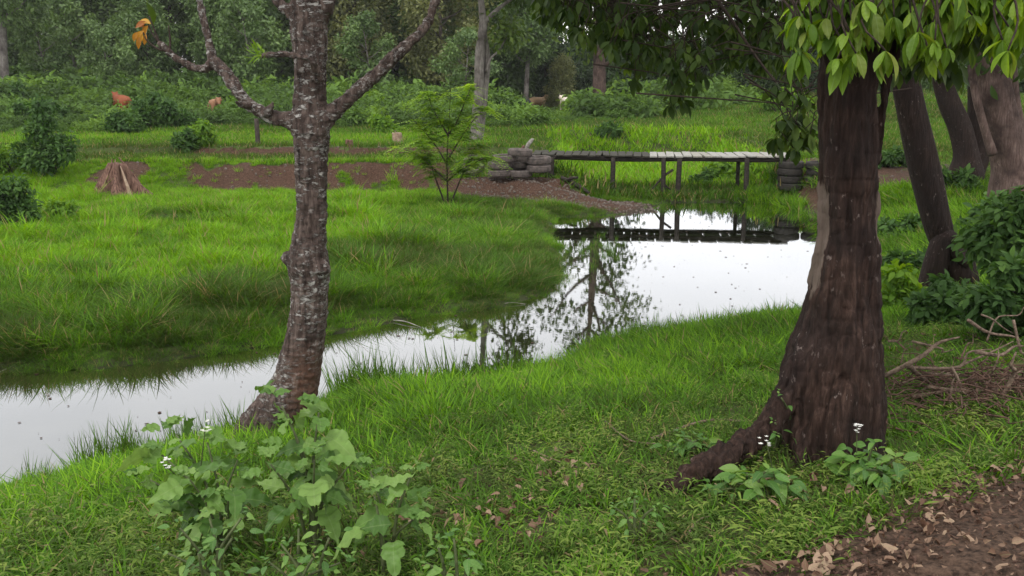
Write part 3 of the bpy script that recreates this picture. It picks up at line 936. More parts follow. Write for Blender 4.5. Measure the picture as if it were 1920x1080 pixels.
hs *= np.where(cw, np.where(pxx[k] > 900, 0.36, 0.68), 1.0)
tint = np.clip(0.5 + 1.3 * n3_ + 0.5 * n2(x, y, 0.15, 2, 77) + 0.15 * RNG.normal(size=n) + 0.22 * ((x > 0) & (x < 9) & (y < 50)) - 0.12 * (y > 52), 0, 1)
scatter('field_undergrowth', P, rot_rand(n, RNG, 0.08), np.c_[hs * 1.1, hs * 1.1, hs], tint, RNG.integers(0, 3, n), u_cl,
        'low leafy undergrowth covering the field up to the wood')

# ------------------------------------------------------------------ background trees
def tree_parts(H, hb, R, nclump, nleaf, leaf, seed, mat, bark, r0=0.16, tpl=T_CARD, lean=0.0, flat=0.8, shell=0.35, droop=0.3):
    rng = np.random.default_rng(seed)
    tx, ty = rng.normal() * 0.04 * H + lean, rng.normal() * 0.04 * H
    tr = [(0, 0, -0.2), (tx * 0.2, ty * 0.2, H * 0.3), (tx * 0.6, ty * 0.6, H * 0.6), (tx, ty, H * 0.88)]
    mb = MB(); V, Fq = loft(tr, [r0 * 1.25, r0 * 0.9, r0 * 0.6, r0 * 0.2], 8, 12); mb.add(V, Fq)
    C, Rr = [], []
    for i in range(nclump):
        t = (i + 0.5) / nclump
        z = hb + (H - hb) * t
        rad = R * math.sin(math.pi * min(0.12 + 0.8 * t, 0.97)) ** 0.7
        a = i * 2.4 + rng.normal() * 0.4
        q = rad * (0.35 + 0.6 * rng.random())
        c = np.array([tx * t + q * math.cos(a), ty * t + q * math.sin(a), z])
        C.append(c); Rr.append(R * (0.28 + 0.2 * rng.random()))
        zz = max(z - 0.5 * q - 0.3, hb * 0.7)
        s = np.array([tx * zz / H, ty * zz / H, zz])
        V, Fq = loft([s, (s + c) / 2 + np.array([0, 0, -0.1 * q]), c], [r0 * 0.4, r0 * 0.25, r0 * 0.08], 5, 6); mb.add(V, Fq)
    V, Fq, T = foliage(C, Rr, nleaf, tpl, leaf, rng, droop, flat, shell)
    return mb.mesh('trunk', bark), mesh_np('crown', V, Fq, mat, T)

def place_tree(parts, P, rz, sc, name, label, cat='tree', group=None):
    e = empty(name, P, label, cat, group)
    e.rotation_euler = (0, 0, rz); e.scale = (sc, sc, sc) if not isinstance(sc, tuple) else sc
    obj('trunk', parts[0], e)
    c = obj('crown', parts[1], e); c['kind'] = 'stuff'
    return e

TP = {
    'dense': [tree_parts(9.5, 1.6, 2.9, 26, 11000, 0.30, 101 + i, M['wood_leaf'], M['far_bark']) for i in range(3)],
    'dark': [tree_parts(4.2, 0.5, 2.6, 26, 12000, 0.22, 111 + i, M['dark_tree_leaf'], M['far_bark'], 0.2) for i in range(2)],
    'blue': [tree_parts(8.0, 1.4, 2.2, 24, 8000, 0.24, 121 + i, M['blue_tree_leaf'], M['far_bark'], 0.12) for i in range(2)],
    'olive': [tree_parts(9.0, 1.8, 2.8, 26, 9000, 0.26, 131 + i, M['olive_leaf'], M['far_bark']) for i in range(2)],
    'tall': [tree_parts(11.5, 4.6, 2.4, 20, 7000, 0.26, 161 + i, M['blue_tree_leaf'], M['pale_bark'], 0.2) for i in range(2)],
    'young': [tree_parts(4.2, 0.9, 1.3, 16, 3600, 0.17, 141 + i, M['blue_tree_leaf'], M['pale_bark'], 0.06) for i in range(2)],
}
def gpos(px, Y):
    p = at(px, 200, Y); return Vector((p.x, Y, hz(p.x, Y) - 0.05))

bg = [
    (-40, 58, 'blue', 0, 1.15, 'blue-green tree cut by the left edge of the picture'),
    (95, 55, 'young', 0, 1.2, 'slim young tree with thin pale stem right of the leftmost grey trunk'),
    (200, 66, 'dense', 0, 1.05, 'dark dense tree behind the slim young tree at left'),
    (215, 52, 'young', 1, 1.0, 'small bluish sapling above the rust brown cow'),
    (330, 62, 'dense', 1, 1.0, 'dark leafy tree behind the orange withered leaves'),
    (425, 57, 'blue', 1, 0.95, 'blue-green tree seen through the left fork of the lichen tree'),
    (520, 64, 'dense', 2, 1.05, 'dark tree just left of the lichen-barked trunk'),
    (665, 60, 'olive', 0, 1.0, 'olive leaved tree behind the right branch of the lichen tree'),
    (745, 66, 'dense', 0, 1.05, 'dark tree between the lichen tree branch and the pale trunk'),
    (830, 57, 'olive', 1, 0.95, 'brownish olive tree left of the pale grey trunk'),
    (940, 62, 'dense', 1, 1.0, 'leafy green tree just right of the pale grey trunk'),
    (12, 52, 'tall', 0, 1.0, 'tall tree with bare straight grey trunk nearest the left edge of the wood'),
    (470, 58, 'tall', 1, 0.95, 'bare stemmed tall tree left of the lichen trunk'),
    (640, 63, 'tall', 0, 0.95, 'bare stemmed tall tree right of the lichen trunk'),
    (805, 60, 'tall', 1, 0.9, 'bare stemmed tall tree above the feathery sapling'),
    (985, 59, 'tall', 0, 0.8, 'bare stemmed tree between the pale trunk and the pinkish trunk'),
    (150, 60, 'young', 0, 1.5, 'pale stemmed young tree behind the lighter green bush'),
    (285, 56, 'blue', 0, 0.8, 'rounded mid green tree right of the rust brown cow'),
    (480, 54, 'young', 1, 1.35, 'slender tree seen just left of the lichen trunk above the field'),
    (700, 54, 'young', 0, 1.2, 'slender tree under the right branch of the lichen tree'),
    (870, 52, 'young', 1, 1.1, 'slender tree at the left side of the pale grey trunk'),
    (1050, 60, 'olive', 0, 0.42, 'olive tree above the cattle at the wood edge'),
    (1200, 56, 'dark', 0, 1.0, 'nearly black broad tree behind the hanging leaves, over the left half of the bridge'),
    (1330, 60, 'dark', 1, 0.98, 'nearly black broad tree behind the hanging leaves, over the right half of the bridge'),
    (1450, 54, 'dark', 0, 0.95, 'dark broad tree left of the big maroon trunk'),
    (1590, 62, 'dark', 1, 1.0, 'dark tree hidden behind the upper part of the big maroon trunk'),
]
for i, (px, Y, kd, v, sc, lab) in enumerate(bg):
    place_tree(TP[kd][v], gpos(px, Y), i * 1.7, sc, 'wood_tree', lab, 'tree', 'trees at the edge of the far wood')

# deep wood behind them: one mass
wp, ws, wi, wt = [], [], [], []
crowns = [proto('wood_crown', TP['dense'][k][1]) for k in range(3)] + [proto('wood_crown', TP['dark'][k][1]) for k in range(2)]
trunksP = [proto('wood_stem', TP['dense'][k][0]) for k in range(3)] + [proto('wood_stem', TP['dark'][k][0]) for k in range(2)]
for row, (Y, st) in enumerate(((69, 4.6), (76, 4.4), (88, 4.8))):
    x = -Y * 0.75
    while x < Y * 0.8:
        xx = x + RNG.normal() * 0.8
        pxx = 960 + 1800 * xx / Y
        if pxx < 1000: k, s = RNG.integers(0, 3), 0.95 + 0.2 * RNG.random()
        else: k, s = 3 + RNG.integers(0, 2), 0.92 + 0.12 * RNG.random()
        wp.append((xx, Y + RNG.normal() * 1.5, 1.2)); ws.append(s); wi.append(k); wt.append(RNG.random())
        x += st * (0.8 + 0.4 * RNG.random())
wp = np.array(wp); wr = np.c_[np.zeros(len(wp)), np.zeros(len(wp)), RNG.random(len(wp)) * 6.28]
scatter('far_wood', np.r_[wp, wp], np.r_[wr, wr], np.r_[ws, ws], np.r_[wt, wt], np.r_[wi, np.array(wi) + 5], crowns + trunksP,
        'dense dark wood closing the view behind the field')

# tall thin-leaved tree whose dead-looking trunk stands among the cattle
tp = tree_parts(10.0, 3.0, 3.0, 22, 2600, 0.26, 151, M['mid_leaf'], M['pinkish_bark'], 0.3, T_CARD, 0.2, 0.8, 0.3)
place_tree(tp, gpos(1124, 45), 0.4, 1.0, 'sparse_tree', 'thinly leaved tree with pinkish bare trunk among the cattle behind the bridge', 'tree')

# pale double-stemmed tree
def pale_tree():
    Y = 27.6
    base = gpos(893, Y)
    e = empty('pale_tree', base, 'tall pale grey tree with twin stems behind the tyre stack', 'tree')
    def w(px, py, dy=0): return np.array(at(px, py, Y + dy))
    k = 0.0155  # metres per pixel
    mb = MB()
    for pts, rr in (
        ([w(893, 292), w(893, 262), w(894, 225), w(898, 160), w(900, 100), w(906, 45), w(902, 0), w(896, -120), w(905, -300), w(900, -480)], [17, 13, 10, 9, 9, 7.5, 5.5, 5, 4, 2]),
        ([w(896, 262, .1), w(903, 215, .15), w(909, 165, .15), w(914, 110, .1), w(908, 60, 0)], [10, 8, 6.5, 5.5, 4]),
        ([w(907, 45), w(925, 25), w(945, 8), w(965, -10), w(1000, -80), w(1040, -220)], [5, 4, 3.2, 2.8, 2.4, 1.2]),
        ([w(911, 135), w(920, 110), w(935, 95), w(950, 70)], [2.6, 2.2, 1.6, .9]),
        ([w(900, -60), w(860, -140), w(820, -260), w(800, -360)], [3.5, 2.6, 2, 1]),
        ([w(903, -200), w(950, -300), w(960, -420)], [3, 2.2, 1]),
    ):
        V, Fq = loft(pts, np.array(rr) * k, 10, len(pts) * 4)
        mb.add(V, Fq)
    me = mb.mesh('trunk', M['pale_bark'], base)
    me.vertices.foreach_get
    obj('trunk', me, e)
    rng = np.random.default_rng(9)
    C = [w(a, b, rng.normal() * .8) for a, b in ((960, -40), (1000, -90), (1045, -230), (800, -370), (830, -280), (900, -500), (960, -430), (1000, -330), (870, -420), (940, -250), (855, -150), (905, -380), (1030, -160), (780, -300), (975, -10), (950, 60), (830, -80), (870, -110), (920, -90), (960, -130), (1010, -120), (850, -180), (900, -210), (950, -190), (1000, -200), (1040, -90), (810, -140))]
    C = np.array(C) - np.array(base)
    V, Fq, T = foliage(C, 0.45 + 0.35 * rng.random(len(C)), 7000, T_CARD, 0.17, rng, 0.4, 0.8, 0.2)
    c = obj('crown', mesh_np('crown', V, Fq, M['mid_leaf'], T), e); c['kind'] = 'stuff'
pale_tree()

# feathery sapling on the far bank
def feathery():
    base = gp(840, 388, 0.2); base.z = hz(base.x, base.y)
    e = empty('feathery_sapling', base, 'airy feathery green sapling with thin stems on the far bank, left of the tyres', 'tree')
    rng = np.random.default_rng(31)
    Y = base.y
    mb = MB(); tips = []
    stems = [((840, 390), (838, 300), (842, 225), (846, 150)), ((839, 310), (818, 275), (790, 240), (765, 215)), ((839, 300), (862, 262), (888, 225), (915, 195)),
             ((841, 255), (826, 230), (808, 195), (800, 165)), ((842, 250), (858, 225), (872, 190), (885, 158)), ((838, 340), (812, 315), (780, 290), (748, 275)), ((838, 340), (866, 318), (900, 300), (925, 292)), ((836, 388), (815, 330), (800, 290), (788, 262)), ((842, 388), (866, 330), (880, 300), (893, 270))]
    for s in stems:
        pts = [np.array(at(a, b, Y + rng.normal() * 0.18 * i)) for i, (a, b) in enumerate(s)]
        V, Fq = loft(pts, [0.022, 0.015, 0.01, 0.004], 5, 12); mb.add(V, Fq)
        cv = cr(pts, 40)
        for i in range(12, 40):
            if rng.random() < 0.5: tips.append((cv[i], i / 40))
    obj('stem', mb.mesh('stem', M['twig_dark'], base), e)
    # fronds: a rachis with rows of leaflets
    lc, ld, ln, ls = [], [], [], []
    for c, t in tips:
        for q in range(4):
            az = rng.random() * 6.283; L_ = 0.28 + 0.25 * rng.random()
            dv = np.array([math.cos(az), math.sin(az), 0.25 - 0.6 * rng.random()])
            sd = np.cross(dv, (0, 0, 1)); sd /= np.linalg.norm(sd)
            for i in range(11):
                tt = (i + 1) / 11
                p = c + dv * L_ * tt + np.array([0, 0, -0.12 * tt * tt])
                for sg in (-1, 1):
                    lc.append(p); ld.append(sd * sg + dv * 0.35 + rng.normal(size=3) * .12); ln.append((0, 0.2, 1)); ls.append(0.105 * (1.15 - 0.5 * tt))
    tpl = leaf_t(1, 0.35, 0.5, 0.1, 0.1, tipw=0.25)
    V, Fq, T = mass(leaf_t(2, 0.5, 0.5, 0.1, 0.1), frames(np.array(ld), np.array(ln)), np.array(lc) - np.array(base), np.array(ls), np.repeat(rng.random(len(lc) // 22 + 1), 22)[:len(lc)])
    c = obj('foliage', mesh_np('foliage', V, Fq, M['feather_leaf'], T), e); c['kind'] = 'stuff'
feathery()

# ------------------------------------------------------------------ shrubs
def shrub(px, base_py, w_px, h_px, z_or_Y, mat, leaf, nleaf, seed, label, name='shrub', nst=7, tpl=T_LEAF4, Y=None):
    if Y is None:
        base = gp(px, base_py, z_or_Y)
    else:
        base = at(px, base_py, Y)
    base.z = hz(base.x, base.y) - 0.03
    t = base.y / CP / F
    W_, H_ = w_px * t, h_px * t
    rng = np.random.default_rng(seed)
    e = empty(name, base, label, 'bush' if name == 'shrub' else 'plant')
    mb = MB(); C, Rr = [], []
    nc = 16
    for i in range(nc):
        a = rng.random() * 6.283; rr = math.sqrt(rng.random()) * W_ * 0.40
        zt = 0.15 + 0.75 * rng.random() * (1 - 0.6 * (rr / (W_ * 0.42)) ** 2)
        c = np.array([rr * math.cos(a), rr * math.sin(a) * 0.8, H_ * zt]); C.append(c); Rr.append(min(W_, H_) * (0.14 + 0.1 * rng.random()))
        if i < nst:
            V, Fq = loft([(0.2 * c[0], 0.2 * c[1], -0.05), tuple(c * np.array([0.6, 0.6, 0.5])), tuple(c)], [0.018, 0.012, 0.005], 5, 8); mb.add(V, Fq)
    obj('stem', mb.mesh('stem', M['twig_dark']), e)
    V, Fq, T = foliage(C, Rr, nleaf, tpl, leaf, rng, 0.35, 0.95, 0.25)
    keep = None
    c = obj('foliage', mesh_np('foliage', V, Fq, mat, T), e); c['kind'] = 'stuff'
    return e

shrub(95, 352, 120, 155, 0.35, M['shrub_leaf'], 0.12, 2600, 201, 'upright dark green shrub left of the splintered stump')
shrub(20, 425, 110, 110, 0.35, M['shrub_leaf'], 0.10, 2200, 202, 'untidy bush on the meadow at the left edge of the picture')
shrub(110, 408, 90, 48, 0.35, M['lime_leaf'], 0.09, 1200, 203, 'low fresh green bush at the foot of the upright dark shrub')
shrub(30, 330, 90, 60, 0.6, M['lime_leaf'], 0.10, 1500, 204, 'yellow-green bush behind the untidy left edge bush')
shrub(385, 280, 55, 50, 0.95, M['lime_leaf'], 0.13, 1300, 205, 'rounded lime green bush beside the dark clump in the left field')
shrub(350, 282, 50, 38, 0.95, M['shrub_leaf'], 0.12, 900, 206, 'small dark bush touching the rounded lime green bush')
shrub(310, 245, 150, 70, 1.0, M['shrub_leaf'], 0.17, 3200, 207, 'wide dark bush between the two brown cattle at left', Y=34)
shrub(235, 262, 70, 50, 1.0, M['shrub_leaf'], 0.15, 1200, 208, 'grey-green bush below the rust brown cow', Y=31)
shrub(60, 235, 150, 55, 1.0, M['shrub_leaf'], 0.16, 2600, 209, 'broad bush in the field at far left', Y=36)
shrub(720, 255, 60, 40, 1.0, M['lime_leaf'], 0.14, 1200, 210, 'bright bush in the field behind the feathery sapling')
shrub(1380, 285, 130, 55, 0.9, M['lime_leaf'], 0.13, 2600, 211, 'leafy green bush on the bank above the right end of the bridge')
shrub(1325, 290, 60, 34, 0.9, M['shrub_leaf'], 0.11, 1100, 212, 'darker small bush left of the leafy bush above the bridge')
shrub(1145, 250, 70, 30, 1.0, M['shrub_leaf'], 0.14, 1000, 213, 'low round bush below the pinkish bare trunk')
shrub(1470, 232, 120, 50, 1.0, M['lime_leaf'], 0.18, 1800, 214, 'yellow-green bush on the rise left of the maroon trunk', Y=42)
shrub(1905, 470, 200, 220, 0.9, M['shrub_leaf'], 0.10, 4800, 215, 'big dark green bush at the right edge of the picture', Y=9.4)
shrub(1775, 560, 170, 110, 0.9, M['shrub_leaf'], 0.09, 3200, 216, 'leafy bush in front of the leaning trunk at right', Y=8.2)
shrub(1890, 620, 180, 160, 1.0, M['shrub_leaf'], 0.09, 3600, 217, 'dark bush behind the heap of cut branches', Y=7.2)
shrub(1720, 420, 130, 70, 0.9, M['shrub_leaf'], 0.12, 1500, 218, 'low bush on the bank left of the leaning trunk', Y=12.5)
shrub(1870, 370, 130, 90, 0.9, M['shrub_leaf'], 0.13, 2000, 219, 'bush at the foot of the peeling trunks at right', Y=14.5)

shrub(1690, 400, 120, 60, 0.9, M['shrub_leaf'], 0.13, 1200, 220, 'dark low bush behind the big maroon trunk at the water', Y=15.5)
shrub(1790, 345, 120, 50, 0.9, M['shrub_leaf'], 0.14, 1300, 221, 'low bush around the foot of the curved trunk', Y=18.6)
shrub(1660, 330, 110, 40, 0.9, M['shrub_leaf'], 0.14, 1200, 222, 'low green bush between the maroon and the leaning trunk', Y=21.5)
shrub(1680, 560, 110, 110, 0.9, M['lime_leaf'], 0.10, 1500, 223, 'fresh green bush touching the right side of the maroon trunk', Y=9.6)
shrub(150, 175, 120, 60, 1.0, M['lime_leaf'], 0.22, 1600, 224, 'lighter green bush at the wood edge above the left field', Y=50)
shrub(460, 200, 90, 50, 1.0, M['lime_leaf'], 0.2, 1400, 225, 'light green bush under the left fork of the lichen tree', Y=44)
shrub(700, 225, 120, 45, 1.0, M['lime_leaf'], 0.2, 1500, 226, 'light green bush right of the lichen trunk in the field', Y=41)
shrub(20, 200, 110, 70, 1.0, M['shrub_leaf'], 0.2, 1600, 227, 'dull green bush at the far left edge of the field', Y=44)

# ------------------------------------------------------------------ stumps, dead wood, cattle
def stump(px, py, z, w_px, h_px, label, seed, mat, splinters=16, cone=True):
    b = gp(px, py, z); b.z = hz(b.x, b.y)
    t = b.y / CP / F; R = w_px * t / 2; H = h_px * t
    rng = np.random.default_rng(seed)
    e = empty('tree_stump', b, label, 'stump')
    lob = lambda a, u: 1 + (0.30 * np.sin(5 * a + 3 * u) + 0.22 * np.sin(9 * a + 1) + 0.12 * np.sin(17 * a)) * (1 if cone else .5)
    if cone:
        V, Fq = loft([(0, 0, -0.1), (0, 0, H * 0.15), (0.02, 0, H * 0.5), (0.05, 0, H * 0.85)], [R * 1.15, R * 0.85, R * 0.52, R * 0.30], 44, 16, lob)
    else:
        V, Fq = loft([(0, 0, -0.1), (0, 0, H * 0.5), (0, 0, H)], [R, R * 0.8, R * 0.75], 20, 8, lob)
    obj('stump_core', MB().add(V, Fq).mesh('stump_core', mat), e)
    for i in range(splinters):
        a = i / splinters * 6.283 + rng.random() * 0.3
        if cone:
            r0, r1 = R * (0.8 + 0.45 * rng.random()), R * (0.1 + 0.15 * rng.random())
            z1 = H * (0.3 + 0.75 * rng.random() ** 0.8); r1 = r1 + (1 - z1 / H) * R * 0.55 * (z1 < H)
        else:
            r0, r1 = R * 1.1, R * 0.75; z1 = H * (0.8 + 0.4 * rng.random())
        V, Fq = loft([(r0 * math.cos(a), r0 * math.sin(a), -0.05), (0.62 * r0 * math.cos(a + .35 * rng.normal()), 0.62 * r0 * math.sin(a + .35 * rng.normal()), z1 * (0.3 + .2 * rng.random())), (r1 * math.cos(a + .15), r1 * math.sin(a + .15), z1)],
                     [0.035 + .03 * rng.random(), 0.03 + .02 * rng.random(), 0.012] if cone else [0.02, 0.018, 0.008], 6, 7)
        obj('splinter', MB().add(V, Fq).mesh('splinter', M['stump_pale'] if i % 6 == 1 else mat), e)
    return e
stump(220, 330, 0.75, 80, 68, 'large splintered red-brown stump with spreading roots by the upright shrub', 1, M['stump'], 15)
stump(655, 277, 1.0, 15, 12, 'small brown stump on the grass just right of the lichen tree', 2, M['stump'], 5, False)
stump(745, 272, 1.0, 20, 20, 'tan cut stump left of the feathery sapling', 3, M['stump_pale'], 6, False)
stump(484, 278, 0.95, 9, 48, 'thin dark upright stump seen under the left branch of the lichen tree', 4, M['far_bark'], 0, False)

def tube_obj(name, pts, rad, mat, label=None, cat=None, parent=None, seg=7, n=None, group=None):
    b = Vector(pts[0])
    V, Fq = loft([np.array(p) - np.array(b) for p in pts], rad, seg, n or len(pts) * 5)
    o = obj(name, MB().add(V, Fq).mesh(name, mat), parent, b if parent is None else b - parent.location)
    if label: tag(o, label, cat, group)
    return o

# cattle: continuous bodies from a skin modifier
def cow_mesh():
    J = {  # name: (x along body, y side, z), radius
        'hip': ((-0.75, 0, 1.12), 0.24), 'loin': ((-0.35, 0, 1.10), 0.33), 'mid': ((0.05, 0, 1.05), 0.37), 'chest': ((0.5, 0, 1.06), 0.33),
        'shoulder': ((0.75, 0, 1.15), 0.24), 'neck': ((1.0, 0, 1.22), 0.16), 'poll': ((1.22, 0, 1.32), 0.12), 'nose': ((1.5, 0, 1.08), 0.075),
        'tail1': ((-0.98, 0, 1.2), 0.04), 'tail2': ((-1.06, 0, 0.9), 0.025), 'tail3': ((-1.05, 0, 0.5), 0.035),
    }
    E = [('hip', 'loin'), ('loin', 'mid'), ('mid', 'chest'), ('chest', 'shoulder'), ('shoulder', 'neck'), ('neck', 'poll'), ('poll', 'nose'), ('hip', 'tail1'), ('tail1', 'tail2'), ('tail2', 'tail3')]
    for s in (-1, 1):
        p = 'L' if s > 0 else 'R'
        J['ft' + p] = ((0.62, 0.17 * s, 0.78), 0.13); J['fk' + p] = ((0.62, 0.18 * s, 0.42), 0.065); J['ff' + p] = ((0.6, 0.18 * s, 0.04), 0.055)
        J['st' + p] = ((-0.62, 0.18 * s, 0.85), 0.16); J['hk' + p] = ((-0.78, 0.19 * s, 0.5), 0.07); J['hf' + p] = ((-0.72, 0.19 * s, 0.04), 0.055)
        J['ear' + p] = ((1.2, 0.22 * s, 1.36), 0.035)
        J['horn' + p] = ((1.22, 0.14 * s, 1.52), 0.02)
        E += [('chest', 'ft' + p), ('ft' + p, 'fk' + p), ('fk' + p, 'ff' + p), ('hip', 'st' + p), ('st' + p, 'hk' + p), ('hk' + p, 'hf' + p), ('poll', 'ear' + p), ('poll', 'horn' + p)]
    names = list(J); ix = {k: i for i, k in enumerate(names)}
    me = bpy.data.meshes.new('cow_skeleton')
    me.from_pydata([J[k][0] for k in names], [(ix[a], ix[b]) for a, b in E], [])
    o = bpy.data.objects.new('cow_skeleton', me); COL.objects.link(o)
    sk = o.modifiers.new('skin', 'SKIN'); sk.use_smooth_shade = True
    ss = o.modifiers.new('sub', 'SUBSURF'); ss.levels = 1; ss.render_levels = 1
    for i, k in enumerate(names):
        r = J[k][1]; v = me.skin_vertices[0].data[i]
        v.radius = (r, r * (0.85 if k in ('hip', 'loin', 'mid', 'chest') else 1)); v.use_root = (k == 'mid')
    dg = bpy.context.evaluated_depsgraph_get()
    out = bpy.data.meshes.new_from_object(o.evaluated_get(dg))
    bpy.data.objects.remove(o)
    return out
CM = cow_mesh()
def cow(px, py, Y, heading, c1, c2, label, sc=1.0):
    """py = pixel row of the back line"""
    p = at(px, py, Y); z = hz(p.x, Y)
    m = solid_mat('cow_hide', c1, c2, 1.3, 0.7, 0.1)
    me = CM.copy(); me.name = 'cow'; me.materials.clear(); me.materials.append(m)
    o = obj('cow', me, None, (p.x, Y, max(z, p.z - 1.42 * sc)))
    o.rotation_euler = (0, 0, heading); o.scale = (sc,) * 3
    return tag(o, label, 'cow', 'cattle grazing in the far field')
cow(228, 176, 43, 2.2, (0.16, 0.038, 0.011), (0.26, 0.068, 0.02), 'rust brown cow in the undergrowth, alone at left', 0.95)
cow(402, 184, 42, -1.1, (0.2, 0.08, 0.035), (0.34, 0.2, 0.12), 'light brown cow half hidden beside the wide dark bush', 0.75)
cow(950, 190, 60, 0.3, (0.05, 0.03, 0.025), (0.09, 0.05, 0.04), 'dark brown cow lowest of the group, nearest the pale tree')
cow(982, 186, 57, 2.0, (0.012, 0.012, 0.014), (0.02, 0.02, 0.024), 'black cow in front of a tan cow right of the pale tree', 0.95)
cow(1003, 181, 61, 0.9, (0.30, 0.18, 0.09), (0.45, 0.30, 0.17), 'tan cow half hidden behind the black cow')
cow(1062, 181, 56, 1.8, (0.62, 0.52, 0.42), (0.8, 0.76, 0.7), 'cream white cow halfway to the pinkish trunk', 0.85)
cow(1108, 190, 58, 0.2, (0.42, 0.33, 0.22), (0.55, 0.46, 0.34), 'pale tan cow behind the pinkish bare trunk')
cow(1098, 205, 50, 2.8, (0.016, 0.015, 0.016), (0.03, 0.026, 0.026), 'black calf low in the grass left of the pinkish trunk', 0.62)

# ------------------------------------------------------------------ tyres and bridge
def tyre_mesh(name, R=0.29, Wd=0.165):
    """worn tyre lying flat: tread with grooves, sidewalls, bead, open centre"""
    prof = [(R * 0.62, -Wd * 0.36), (R * 0.66, -Wd * 0.47), (R * 0.82, -Wd * 0.52), (R * 0.95, -Wd * 0.44), (R * 1.0, -Wd * 0.26), (R * 0.975, -Wd * 0.22), (R * 0.975, -Wd * 0.18), (R * 1.0, -Wd * 0.14),
            (R * 1.0, Wd * 0.14), (R * 0.975, Wd * 0.18), (R * 0.975, Wd * 0.22), (R * 1.0, Wd * 0.26), (R * 0.95, Wd * 0.44), (R * 0.82, Wd * 0.52), (R * 0.66, Wd * 0.47), (R * 0.62, Wd * 0.36), (R * 0.80, Wd * 0.3), (R * 0.88, 0), (R * 0.80, -Wd * 0.3)]
    sg = 36; V = []
    for i in range(sg):
        a = i / sg * 2 * math.pi
        k = 1 + (0.012 if i % 2 else 0)
        for j, (r, z) in enumerate(prof):
            rr = r * (k if 4 <= j <= 11 else 1)
            V.append((rr * math.cos(a), rr * math.sin(a), z))
    n = len(prof); Fq = []
    for i in range(sg):
        for j in range(n):
            a, b = i * n + j, i * n + (j + 1) % n
            c, d_ = ((i + 1) % sg) * n + (j + 1) % n, ((i + 1) % sg) * n + j
            Fq.append((a, d_, c, b))
    return mesh_np(name, np.array(V), np.array(Fq), None, None, False)
TY = tyre_mesh('tyre'); TY.materials.append(M['tyre'])
TYD = TY.copy(); TYD.materials.clear(); TYD.materials.append(M['tyre_shade_tone'])
BY = 23.0
rows = [(975, 288, 0, 'top tyre of the stack, level with the bridge deck'),
        (946, 299, 0.02, 'second-row tyre at the left of the stack'), (984, 302, 0.28, 'second-row tyre at the middle of the stack, set back'), (1009, 302, -0.02, 'second-row tyre touching the first bridge post'),
        (937, 312, 0, 'third-row tyre at the left of the stack'), (973, 312, 0.30, 'third-row tyre in the middle of the stack, set back'), (1009, 317, -0.02, 'third-row tyre touching the first bridge post'),
        (938, 326, 0, 'bottom-row tyre at the left of the stack'), (975, 326, 0.02, 'bottom-row tyre in the middle of the stack')]
for i, (px, py, dy, lab) in enumerate(rows):
    p = at(px, py, BY)
    o = obj('tyre', TY, None, (p.x, 22.55 + dy, p.z + 0.065))
    o.rotation_euler = (random.uniform(-.04, .04), random.uniform(-.05, .05), random.random() * 6)
    tag(o, 'worn dusty ' + lab, 'tyre', 'old tyres stacked at the left bridge end')
p = at(888, 309, 22.8)
o = obj('tyre', TY, None, p); o.rotation_euler = (0.85, -0.35, 0); o.scale = (0.98,) * 3
tag(o, 'old tyre leaning open side out at the left of the tyre stack', 'tyre')
p = at(925, 345, 22.6)
k = 0
for c_ in range(2):
    for r_ in range(4):
        x_ = 6.52 + c_ * 0.62; z_ = 0.34 + r_ * 0.168
        o = obj('tyre', TYD, None, (x_ + 0.03 * math.sin(r_ * 3 + c_), 22.55 - 0.12 * c_, z_))
        o.rotation_euler = (0.03 * math.sin(r_), 0.02, r_)
        tag(o, 'shade-darkened tyre, %s of the %s column at the right bridge end' % (('bottom one', 'second from bottom', 'third from bottom', 'top one')[r_], ('left', 'right')[c_]), 'tyre', 'dark tyres at the right bridge end')

